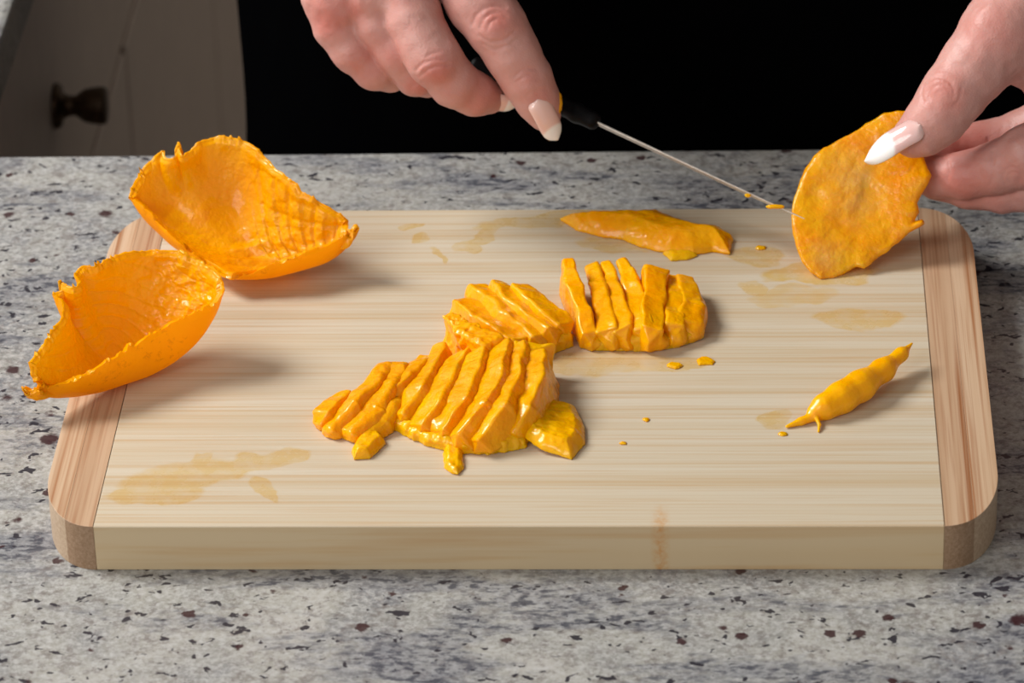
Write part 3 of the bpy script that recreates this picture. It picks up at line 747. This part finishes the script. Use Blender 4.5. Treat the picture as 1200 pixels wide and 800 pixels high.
shell('mango_shell', 'larger hollowed mango half with torn rim at the back left corner of the board',
      rimz([(152, 231, 78), (158, 212, 92), (167, 196, 104), (180, 186, 112), (190, 176, 118), (194, 184, 116), (203, 184, 118), (210, 170, 124), (214, 182, 121), (226, 172, 126), (240, 163, 130), (258, 160, 132), (280, 163, 130),
            (304, 176, 124), (326, 197, 114), (348, 218, 102), (376, 238, 86), (400, 252, 74), (409, 260, 68), (403, 276, 60), (411, 268, 64), (421, 267, 66), (415, 274, 62), (395, 282, 56), (365, 294, 50), (335, 306, 44),
            (300, 318, 34), (268, 326, 26), (240, 308, 30), (212, 288, 46), (188, 264, 62), (168, 243, 74)]),
      (305, 318), 0.0034, ridge2, 3)
def ridge1(U, T, O):
    x = O[..., 0]; y = O[..., 1]; p = on_z(150, 380, 0)
    m = np.clip((x - p[0] - 0.002) / 0.012, 0, 1) * np.clip((T - 0.2) / 0.2, 0, 1)
    lump = 0.0007 * fbm(O.reshape(-1, 3) * 330, 3).reshape(x.shape)
    s = (O[..., 2] + 0.25 * x) / 0.0037 + 1.2 * fbm(O.reshape(-1, 3) * 60, 1).reshape(x.shape); g_ = -0.00022 * np.exp(-((s % 1) - 0.5) ** 2 / 0.01) * np.clip((T - 0.1) / 0.1, 0, 1)
    return m * lump + g_ + 0.00012 * fbm(O.reshape(-1, 3) * 220, 2).reshape(x.shape)
shell('mango_shell', 'smaller hollowed mango half with ragged left rim on the left end of the board',
      rimz([(28, 457, 40), (52, 453, 42), (40, 444, 52), (35, 428, 66), (43, 410, 78), (58, 392, 86), (70, 374, 94), (74, 356, 102), (60, 346, 102), (74, 338, 108), (70, 330, 112), (88, 337, 112), (92, 330, 114), (87, 321, 116), (96, 312, 118),
            (112, 311, 118), (124, 303, 118), (145, 296, 118), (172, 292, 116), (205, 294, 114), (232, 303, 110), (252, 318, 102), (262, 337, 94), (254, 353, 88), (234, 366, 82), (209, 375, 76), (191, 384, 70), (178, 393, 66), (157, 405, 62),
            (135, 419, 58), (110, 434, 52), (85, 446, 46), (60, 453, 40)]),
      (152, 446), 0.0032, ridge1, 8)

# ------------------------------------------------------------------ held mango piece
HA = on_y(1005, 230, 0.073)
fr = Frame(1005, 230, HA)
poly = [(1063, 128), (1050, 128), (1037, 131), (1022, 139), (1007, 149), (985, 162), (965, 172), (954, 184), (944, 200), (934, 220), (928, 238), (926, 255), (929, 272), (934, 290), (941, 308), (950, 319), (962, 327), (978, 326),
        (1003, 312), (1012, 313), (1030, 298), (1050, 286), (1066, 272), (1082, 262), (1080, 258), (1070, 260), (1075, 248), (1073, 238), (1082, 222), (1089, 206), (1084, 190), (1078, 178), (1070, 150)]
TILT = 0.30
S = SDF((912, 112, -90), (1104, 342, 70), 1.35)
X, Y, Z = S.grid(tuple([slice(None)] * 3))
d2 = polysdf(X, Y, poly)
rr = ((X - 1005) ** 2 + ((Y - 232) * 0.85) ** 2) / 100 ** 2
w0 = (Y - 230) * TILT + 20 * rr          # curves away from the viewer in the middle
z = Z - w0
front = 6 + 7 * (1 - np.exp(np.minimum(d2, 0) / 14.0)) ; back = 8 + 20 * np.sqrt(np.clip(-d2 / 60, 0, 1))
q2 = np.maximum(z - front, -z - back) * 0.9
r_ = 4.0
S.f[:] = np.sqrt(np.maximum(d2 + r_, 0) ** 2 + np.maximum(q2 + r_, 0) ** 2) + np.minimum(np.maximum(d2 + r_, q2 + r_), 0) - r_
S.noise(0.7, 10, 3, 21); S.noise(3.0, 36, 2, 5)
held = sdf_obj('mango_piece', S, fr, HELD)
V, _ = S.mesh()
sc1 = np.exp(-(((V[:, 0] - 1000) / 28) ** 2 + ((V[:, 1] - 212) / 40) ** 2)) + 0.8 * np.exp(-(((V[:, 0] - 968) / 16) ** 2 + ((V[:, 1] - 300) / 18) ** 2))
gr = np.exp(-(((V[:, 0] - 1012 + 0.3 * (V[:, 1] - 215)) / 7) ** 2 + ((V[:, 1] - 215) / 26) ** 2)) + 0.6 * np.exp(-(((V[:, 0] - 962) / 9) ** 2 + ((V[:, 1] - 305) / 9) ** 2))
rd = 0.6 * np.exp(-(((V[:, 0] - 1050) / 10) ** 2 + ((V[:, 1] - 225 - 0.5 * (1050 - V[:, 0])) / 40) ** 2)) + 0.5 * np.exp(-(((V[:, 0] - 1005) / 30) ** 2 + ((V[:, 1] - 165) / 16) ** 2)) + 0.5 * np.exp(-(((V[:, 0] - 1052) / 6) ** 2 + ((V[:, 1] - 278) / 6) ** 2))
vcol(held, 'scar', np.clip(np.stack([sc1, gr, rd], 1), 0, 1))
tag(held, 'mango piece pinched under the long pale thumbnail, knife tip at its edge', 'mango')

# ------------------------------------------------------------------ knife
h1 = Frame(560, 60, on_y(560, 60, 0.092))
kf = Frame(820, 196, on_y(820, 196, 0.087))
def kpt(t, off=0.0, w=0.0):   # t along blade 0 handle end .. 1 tip
    a = kf.local(h1.world(np.array([697, 141, -46.0]))); b = kf.local(fr.world(np.array([942, 255, 34.0]))); return a + (b - a) * t
a, b = kpt(0), kpt(1); kd = unit(b - a); nrm = unit(np.cross(kd, [0, 0, 1.0]) ); wd = unit(np.cross(nrm, kd)); wd = wd if wd[2] > 0 else -wd
wd = unit(wd * 0.985 + nrm * 0.11); nrm = unit(np.cross(kd, wd))
L = np.linalg.norm(b - a)
bm = bmesh.new(); secs = []; n = 60
for i in range(n + 1):
    t = i / n; c = a + kd * L * t
    wi = 34 * (1 - 0.10 * t) if t < 0.62 else 34 * 0.94 * (1 - ((t - 0.62) / 0.38) ** 1.8 * 0.90)
    th = 1.15 * (1 - 0.35 * t)
    ser = 0.9 * abs(((i * 0.5) % 1) - 0.5) * 2 if i % 2 else 0
    sp = c - wd * 6; ed = c + wd * (-wi - 6 + ser)
    ring = [sp + nrm * th, sp + nrm * th * 0.2 + wd * 0.8, sp - nrm * th, sp - nrm * th - wd * wi * 0.55, ed, sp + nrm * th - wd * wi * 0.55]
    secs.append([bm.verts.new(kf.world(p)) for p in ring])
for p, q in zip(secs[:-1], secs[1:]):
    for k in range(6): bm.faces.new((p[k], p[(k + 1) % 6], q[(k + 1) % 6], q[k]))
bm.faces.new(secs[0]); bm.faces.new(secs[-1][::-1]); bmesh.ops.recalc_face_normals(bm, faces=bm.faces[:])
blade = bm_obj('blade', bm, STEEL, None, False); blade['label'] = 'thin steel blade with fine teeth'
S = SDF((460, -20, -170), (740, 190, 40), 1.8)
hx = [(a - kd * 2 - wd * 8, 12), (a - kd * 26 - wd * 10, 13), (a - kd * 80 - wd * 11, 13), (a - kd * 130 - wd * 11, 12), (a - kd * 165 - wd * 10, 11)]
for (p, r1), (q, r2) in zip(hx[:-1], hx[1:]):
    c0 = (p + q) / 2; S.box(c0, (kd, wd, nrm), (np.linalg.norm(q - p) / 2 + 6, (r1 + r2) / 2, 10.5), 8, 8)
handle = sdf_obj('handle', S, kf, HANDLE); handle['label'] = 'slim black handle'
knife = empty('paring_knife', kf.world(a - kd * 60)); adopt(knife, [blade, handle])
tag(knife, 'thin serrated paring knife with black handle cutting into the held mango', 'knife')
# wet bits on the blade
def blob(name, frm, u, v, w, r, lab, mat=FLESH_LIGHT, seed=1):
    S = SDF((u - 12 - r[0], v - 12 - r[1], w - 12 - r[2]), (u + 12 + r[0], v + 12 + r[1], w + 12 + r[2]), 0.8); S.ell((u, v, w), r); S.noise(0.8, 5, 2, seed)
    return tag(sdf_obj(name, S, frm, mat), lab, 'mango')
def bladew(u): t = (u - a[0]) / (b[0] - a[0]); return a + (b - a) * t
p = bladew(876); blob('mango_crumb', kf, p[0], p[1] + 4, p[2] - 3, (4, 3, 3), 'round mango crumb stuck midway to the tip of the blade')
p = bladew(906); blob('mango_crumb', kf, p[0] + 1, p[1] + 3, p[2] - 3, (11, 3, 4), 'smear of mango pulp on the blade beside the held piece', seed=4)

# ------------------------------------------------------------------ the person
person = empty('person', (0.12, 0.33, FLOOR))
def nail(frm, base, tip, up, w, bulge, name='fingernail', tipexp=(2.3, 0.62), pink=(0.78, 0.50, 0.43), white=(0.88, 0.84, 0.80), split=0.62):
    base, tip = np.array(base, float), np.array(tip, float); L = np.linalg.norm(tip - base); A = unit(tip - base); B = unit(np.cross(A, up)); C = np.cross(B, A)
    C = C if C @ np.array(up) > 0 else -C; nu, nv = 26, 15; V = []; cols = []
    for layer in (1, 0):
        for i in range(nu + 1):
            t = i / nu
            ww = w * (min(1, math.sqrt(max(0, 1 - ((0.16 - t) / 0.16) ** 2)) if t < 0.16 else 1)) * (1 if t < 0.5 else max(0.05, (1 - ((t - 0.5) / 0.5) ** tipexp[0])) ** tipexp[1])
            for j in range(nv):
                s_ = -1 + 2 * j / (nv - 1); ang = s_ * 1.15
                x = base + A * (t * L) + B * (math.sin(ang) / math.sin(1.15) * ww) + C * ((math.cos(ang) - math.cos(1.15)) * bulge * (1 - 0.25 * t) + 0.10 * L * math.sin(t * math.pi) * 0.8 - (1 - layer) * 1.6 - (1.0 - min(1, t * 6)) * 1.5)
                V.append(x); edge = split - 0.10 * (1 - abs(s_) ** 2) + 0.02
                k = min(1, max(0, (t - edge) / 0.05)); k0 = max(0, 1 - t / 0.14) * 0.5
                cc = [pink[q] * (1 - k) + white[q] * k for q in range(3)]; cols.append([cc[q] * (1 - k0) + 0.86 * k0 * [1, .72, .66][q] for q in range(3)])
    Q = []; N = (nu + 1) * nv
    for i in range(nu):
        for j in range(nv - 1):
            p = i * nv + j; Q.append((p, p + 1, p + nv + 1, p + nv)); Q.append((N + p, N + p + nv, N + p + nv + 1, N + p + 1))
    for i in range(nu):
        for j in (0, nv - 1): p = i * nv + j; Q.append((p, p + nv, N + p + nv, N + p))
    for j in range(nv - 1):
        for i in (0, nu): p = i * nv + j; Q.append((p, N + p, N + p + 1, p + 1))
    o = np_mesh(name, frm.world(np.array(V)), np.array(Q), NAIL)
    bm = bmesh.new(); bm.from_mesh(o.data); bmesh.ops.recalc_face_normals(bm, faces=bm.faces[:]); bm.to_mesh(o.data); bm.free()
    vcol(o, 'tint', np.array(cols)); return o
SKB = np.array([0.545, 0.288, 0.25]); SKR = np.array([0.50, 0.155, 0.12]); SKP = np.array([0.72, 0.46, 0.40])
def skin_cols(V, reds):
    r = np.zeros(len(V))
    for (c, rad, k) in reds: r = np.maximum(r, k * np.exp(-((V - np.array(c)) ** 2).sum(1) / rad ** 2))
    r = np.clip(r + 0.14 * fbm(V / 16.0, 3), 0, 1)[:, None]
    return SKB * (1 - r) + SKR * r

# right hand (left in the picture) around the knife handle
class Hand:
    """palm plus fingers that blend with the palm but stay apart from one another"""
    def __init__(s, lo, hi, h): s.lo, s.hi, s.h = lo, hi, h; s.palm = SDF(lo, hi, h); s.fs = []
    def finger(s, pts, k=7, web=14, bumps=()):
        F = SDF(s.lo, s.hi, s.h); F.chain(pts, k)
        for c, r in bumps: F.ell(c, (r, r, r * 0.6), None, 12)
        s.fs.append((F.f, web))
    def join(s, k2=2.2):
        def smin(a, b, k): q = np.maximum(k - np.abs(a - b), 0) / k; return np.minimum(a, b) - q * q * k * 0.25
        tot = s.palm.f
        for f, web in s.fs:
            tot = smin(tot, smin(s.palm.f, f, web), k2)
        s.palm.f = tot; return s.palm
def surf_w(S, u, v):
    i = int(round((u - S.lo[0]) / S.h)); j = int(round((v - S.lo[1]) / S.h)); col = S.f[i, j]; n = np.where(col < 0)[0]
    if len(n) == 0: return 0.0
    k = n[-1]; return S.lo[2] + S.h * (k + col[k] / (col[k] - col[min(k + 1, len(col) - 1)] + 1e-9))
def folds(S, lst):
    L = [([(u, v, surf_w(S, u, v)) for u, v in p], d, w) for p, d, w in lst]
    for p, d, w in L: S.groove(p, d, w)
H = Hand((300, -260, -150), (690, 190, 62), 1.8)
P_ = H.palm
P_.cone((440, -190, -22), (430, -120, -18), 46, 48, 20); P_.cone((412, -150, -26), (396, -90, -24), 42, 44, 25)
P_.cone((455, -130, -18), (540, -52, -8), 44, 39, 30); P_.cone((440, -120, -16), (478, -30, -4), 44, 36, 30)
P_.cone((425, -120, -20), (432, -20, -12), 44, 34, 30); P_.cone((405, -110, -28), (389, -8, -24), 44, 33, 30)
P_.cone((450, -100, -50), (500, -60, -52), 38, 32, 30)
H.finger([(538, -48, -8, 40), (561, 2, 4, 37), (582, 32, 12, 34), (600, 62, 8, 31), (617, 92, 2, 28.5), (630, 117, -6, 24.5), (638, 135, -11, 19)], 12, 12, [((581, 30, 34), 15)])
H.finger([(470, -18, -2, 37), (485, 22, 10, 32.5), (498, 50, 15, 31), (510, 70, 17, 31.5), (532, 97, 4, 28), (556, 110, -12, 25), (573, 114, -26, 20)], 9, 12, [((512, 76, 38), 14)])
H.finger([(434, -6, -12, 33), (443, 28, -10, 28), (468, 62, -12, 27), (488, 86, -24, 26), (500, 90, -46, 23), (510, 84, -66, 19)], 8, 12)
H.finger([(389, -4, -24, 34), (396, 30, -24, 29), (414, 58, -26, 26.5), (438, 80, -34, 25), (456, 86, -52, 21), (470, 80, -74, 17)], 8, 14)
H.finger([(490, -110, -50, 40), (530, -60, -80, 36), (570, 10, -100, 31), (604, 66, -98, 26), (628, 98, -88, 20)], 16, 20)
S = H.join()
for c, r in (((395, 6, 4), 15), ((436, -6, 16), 17), ((478, -14, 30), 15)): S.ell(c, (r, r, r * 0.5), None, 16)
def arc(cx_, cy_, r, a0, a1, sx=1.0, n=9):
    return [(cx_ + r * sx * math.cos(math.radians(a0 + (a1 - a0) * i / (n - 1))), cy_ + r * math.sin(math.radians(a0 + (a1 - a0) * i / (n - 1)))) for i in range(n)]
folds(S, [([(553, 30), (558, 18), (568, 10), (580, 7), (592, 9)], 1.7, 1.9), ([(562, 34), (566, 23), (575, 16), (586, 15), (594, 20)], 1.9, 1.8),
          ([(570, 36), (574, 27), (582, 22), (590, 24)], 1.5, 1.6), ([(562, 42), (574, 50), (590, 47), (602, 38)], 1.5, 1.9), ([(566, 52), (580, 58), (598, 52), (608, 44)], 1.0, 1.8),
          ([(602, 91), (610, 83), (620, 80), (630, 81)], 1.3, 1.6), ([(605, 96), (614, 89), (624, 86)], 1.1, 1.5), ([(616, 112), (622, 107), (632, 104), (641, 105)], 0.8, 1.5),
          ([(488, 82), (496, 74), (508, 70), (520, 69)], 1.7, 1.8), ([(492, 90), (500, 82), (512, 77), (526, 75)], 1.9, 1.8), ([(500, 66), (508, 62), (516, 60)], 1.0, 1.6),
          ([(481, 103), (488, 98), (496, 96)], 1.1, 1.6), ([(412, 66), (420, 62), (428, 62)], 0.7, 1.6)])
S.noise(0.55, 12, 2, 2)
V1, Q1 = S.mesh()
C1 = skin_cols(V1, [((581, 26, 46), 24, 0.8), ((618, 88, 28), 18, 0.5), ((514, 84, 46), 22, 0.95), ((385, 18, 6), 30, 0.85), ((412, 8, 14), 22, 0.7), ((470, -8, 36), 20, 0.3),
                   ((560, 118, 10), 30, 0.6), ((632, 112, 14), 16, 0.8), ((492, 104, 0), 24, 0.75), ((430, 75, -6), 40, 0.5), ((462, 66, 14), 26, 0.5), ((520, 20, 20), 14, 0.6)])
hand1 = (h1.world(V1), Q1[:, ::-1], C1)
n1 = nail(h1, (627, 115, surf_w(S, 628, 116) - 4), (652, 163, -4), (0.10, -0.30, 1.0), 14, 11, split=0.70, tipexp=(3.0, 0.5))
n2 = nail(h1, (578, 119, -16), (607, 121, -32), (0.30, 0.65, 0.8), 12, 9, split=0.5)
blob('mango_crumb', h1, 655, 121, -4, (4, 13, 6), 'orange bit of mango stuck beside the index nail of the knife hand', FLESH, 3)

# left hand (right in the picture) pinching the mango
h2 = Frame(1110, 150, on_y(1110, 150, 0.080))
H = Hand((1000, -230, -130), (1400, 320, 110), 1.9)
S = H.palm
H.finger([(1262, -70, -8, 50), (1208, -16, 16, 52), (1172, 40, 26, 47), (1142, 78, 34, 40), (1116, 112, 40, 36), (1098, 138, 40, 32.5), (1080, 155, 38, 27), (1068, 162, 36, 21)], 12, 24, [((1112, 106, 62), 16)])
S.cone((1330, -150, -20), (1300, -40, -20), 62, 66, 20); S.cone((1345, -110, -35), (1320, 60, -40), 60, 62, 30)
S.cone((1290, -60, -10), (1225, 52, -22), 60, 44, 30); S.cone((1240, -10, 0), (1196, 62, -6), 50, 36, 22)
S.cone((1225, 50, -25), (1235, 95, -40), 42, 34, 22)
# index (in shade, behind the fruit), middle, ring and little finger
H.finger([(1310, 90, -30, 46), (1255, 130, -58, 36), (1200, 158, -74, 29), (1150, 168, -74, 25), (1105, 176, -62, 22), (1082, 182, -52, 17)], 8, 12)
H.finger([(1310, 130, -24, 44), (1256, 160, -8, 39), (1205, 183, -4, 37), (1168, 197, -14, 31), (1130, 206, -26, 28), (1096, 208, -38, 24), (1078, 208, -44, 19)], 6, 12, [((1200, 178, 26), 15)])
H.finger([(1320, 180, -40, 40), (1262, 205, -34, 34), (1206, 216, -38, 32), (1176, 223, -42, 27), (1136, 222, -54, 23), (1096, 216, -62, 19)], 6, 12)
H.finger([(1320, 215, -60, 34), (1262, 232, -66, 28), (1216, 226, -78, 24), (1170, 218, -82, 20), (1140, 212, -82, 16)], 6, 12)
S = H.join()
S.ell((1168, 40, 60), (26, 26, 12), None, 18)
folds(S, [(arc(1099, 110, 19, 150, 380), 1.8, 1.9), (arc(1101, 112, 12, 160, 370), 1.7, 1.7), (arc(1103, 113, 6, 170, 350), 1.2, 1.6), ([(1126, 104), (1124, 116), (1117, 126)], 1.2, 1.7),
          ([(1158, 164), (1164, 178), (1163, 192)], 1.8, 2.4), (arc(1186, 206, 11, 120, 400), 1.3, 1.8), (arc(1187, 207, 6, 120, 400), 1.0, 1.6), ([(1112, 188), (1114, 200), (1110, 212)], 1.5, 1.9),
          ([(1164, 206), (1160, 216)], 1.0, 1.6), ([(1190, 84), (1182, 92), (1172, 96)], 1.0, 1.8)])
S.noise(0.55, 12, 2, 6)
V2, Q2 = S.mesh()
C2 = skin_cols(V2, [((1108, 110, 76), 26, 0.7), ((1160, 40, 66), 34, 0.55), ((1090, 150, 50), 34, 0.35), ((1190, 205, 26), 26, 0.45), ((1130, 215, 0), 40, 0.75), ((1120, 170, -50), 50, 0.9),
                   ((1150, 235, -20), 40, 0.5), ((1150, 110, 30), 30, 0.45)])
hand2 = (h2.world(V2), Q2[:, ::-1], C2)
n3 = nail(h2, (1082, 147, surf_w(S, 1082, 147) - 4), (1017, 190, 44), (-0.25, -0.45, 1.0), 15.5, 13, split=0.50, pink=(0.74, 0.47, 0.44), white=(0.93, 0.92, 0.91))

# the rest of the body, coarse
BS = SDF((-0.42, 0.06, FLOOR), (0.72, 0.62, 0.92), 0.0085); BS.f[:] = 0.1
w1_ = h1.world(np.array([425, -140, -22])); w2_ = h2.world(np.array([1330, -120, -25]))
PX, PY = 0.125, 0.335
shR = np.array([PX - 0.175, PY + 0.01, 0.47]); shL = np.array([PX + 0.175, PY + 0.01, 0.47])
elR = np.array([-0.20, 0.26, 0.26]); elL = np.array([0.46, 0.27, 0.24])
BS.cone((PX, PY, 0.10), (PX, PY, 0.36), 0.115, 0.125, 0.06); BS.cone((PX - 0.10, PY + .01, 0.40), (PX + 0.10, PY + .01, 0.40), 0.075, 0.075, 0.08)
BS.cone((PX - 0.075, PY, 0.0), (PX + 0.075, PY, 0.0), 0.105, 0.105, 0.06)
for sh, el, wr, hd in ((shR, elR, w1_, 1), (shL, elL, w2_, 2)):
    BS.cone((PX + (sh[0] - PX) * 0.6, sh[1], sh[2]), sh, 0.05, 0.05, 0.05)
    BS.cone(sh, el, 0.046, 0.037, 0.03); BS.cone(el, el + (wr - el) * 0.4, 0.038, 0.036, 0.02); BS.cone(el + (wr - el) * 0.4, wr, 0.036, 0.0150 if hd == 1 else 0.019, 0.015)
for sg in (-1, 1):
    BS.cone((PX + sg * 0.085, PY, -0.02), (PX + sg * 0.09, PY, -0.46), 0.082, 0.052, 0.04); BS.cone((PX + sg * 0.09, PY, -0.46), (PX + sg * 0.09, PY + 0.02, FLOOR + 0.09), 0.052, 0.034, 0.02)
    BS.cone((PX + sg * 0.09, PY + 0.035, FLOOR + 0.035), (PX + sg * 0.10, PY - 0.12, FLOOR + 0.028), 0.034, 0.026, 0.03)
BS.cone((PX, PY + 0.01, 0.48), (PX, PY - 0.005, 0.57), 0.052, 0.046, 0.03)
BS.ell((PX, PY - 0.02, 0.675), (0.072, 0.090, 0.108), None, 0.02); BS.cone((PX, PY - 0.108, 0.685), (PX, PY - 0.122, 0.655), 0.010, 0.014, 0.015)
BS.cone((PX - 0.018, PY - 0.103, 0.628), (PX + 0.018, PY - 0.103, 0.628), 0.007, 0.007, 0.008)
for sg in (-1, 1): BS.ell((PX + sg * 0.073, PY - 0.01, 0.672), (0.010, 0.018, 0.030), None, 0.01)
V3, Q3 = BS.mesh()
# merge hands and body into one mesh
vs_, qs_, cs_, off = [], [], [], 0
for V_, Q_, C_ in (hand1, hand2, (V3, Q3, np.tile(SKB, (len(V3), 1)))):
    vs_.append(V_); qs_.append(Q_ + off); cs_.append(C_); off += len(V_)
bodyo = np_mesh('body', np.concatenate(vs_), np.concatenate(qs_), SKIN); vcol(bodyo, 'tint', np.concatenate(cs_))
# clothing: dark top and apron, trousers, hair
CS = SDF((-0.42, 0.05, -0.30), (0.72, 0.64, 0.56), 0.010); CS.f[:] = 0.1
xl = on_y(269, 120, 0.26)[0]; xr = PX + (PX - xl)
CS.box((PX, PY, 0.02), np.eye(3), (PX - xl, 0.148, 0.26), 0.125, 0.03); CS.cone((PX, PY, 0.10), (PX, PY, 0.36), 0.128, 0.138, 0.08)
CS.cone((PX - 0.10, PY + .01, 0.40), (PX + 0.10, PY + .01, 0.40), 0.088, 0.088, 0.08)
for sh, el in ((shR, elR), (shL, elL)): CS.cone(sh, el, 0.062, 0.050, 0.04); CS.cone((PX, sh[1], sh[2] - 0.01), sh, 0.06, 0.064, 0.04)
CS.cut(lambda X, Y, Z: 0.03 - np.sqrt((X - PX) ** 2 + (Y - PY) ** 2 + 0 * Z) + np.where(Z > 0.49, 0.05, -0.2), (PX - 0.1, PY - 0.1, 0.48), (PX + 0.1, PY + 0.1, 0.56))
CS.noise(0.0025, 0.07, 2, 1)
V_, Q_ = CS.mesh(); top = np_mesh('apron_and_top', V_, Q_, APRON); top['label'] = 'plain black top and apron'
TS = SDF((-0.2, 0.1, FLOOR), (0.5, 0.6, -0.05), 0.012); TS.f[:] = 0.1
for sg in (-1, 1): TS.cone((PX + sg * 0.08, PY, -0.12), (PX + sg * 0.09, PY, -0.46), 0.096, 0.068, 0.02); TS.cone((PX + sg * 0.09, PY, -0.46), (PX + sg * 0.09, PY + 0.02, FLOOR + 0.08), 0.068, 0.055, 0.02)
V_, Q_ = TS.mesh(); tr = np_mesh('trousers', V_, Q_, JEANS)
HS = SDF((0, 0.2, 0.5), (0.26, 0.5, 0.83), 0.008); HS.f[:] = 0.1
HS.ell((PX, PY + 0.0, 0.695), (0.086, 0.098, 0.108)); HS.ell((PX, PY + 0.055, 0.63), (0.075, 0.055, 0.10), None, 0.03)
HS.cut(lambda X, Y, Z: np.sqrt(((X - PX) / 0.9) ** 2 + (Y - PY + 0.105) ** 2 + ((Z - 0.65) / 1.15) ** 2) * -1 + 0.075)
HS.noise(0.003, 0.012, 2, 4); V_, Q_ = HS.mesh(); hr = np_mesh('hair', V_, Q_, HAIR)
adopt(person, [bodyo, top, tr, hr, n1, n2, n3])
tag(person, 'person in black behind the worktop cutting mango with both hands', 'person')
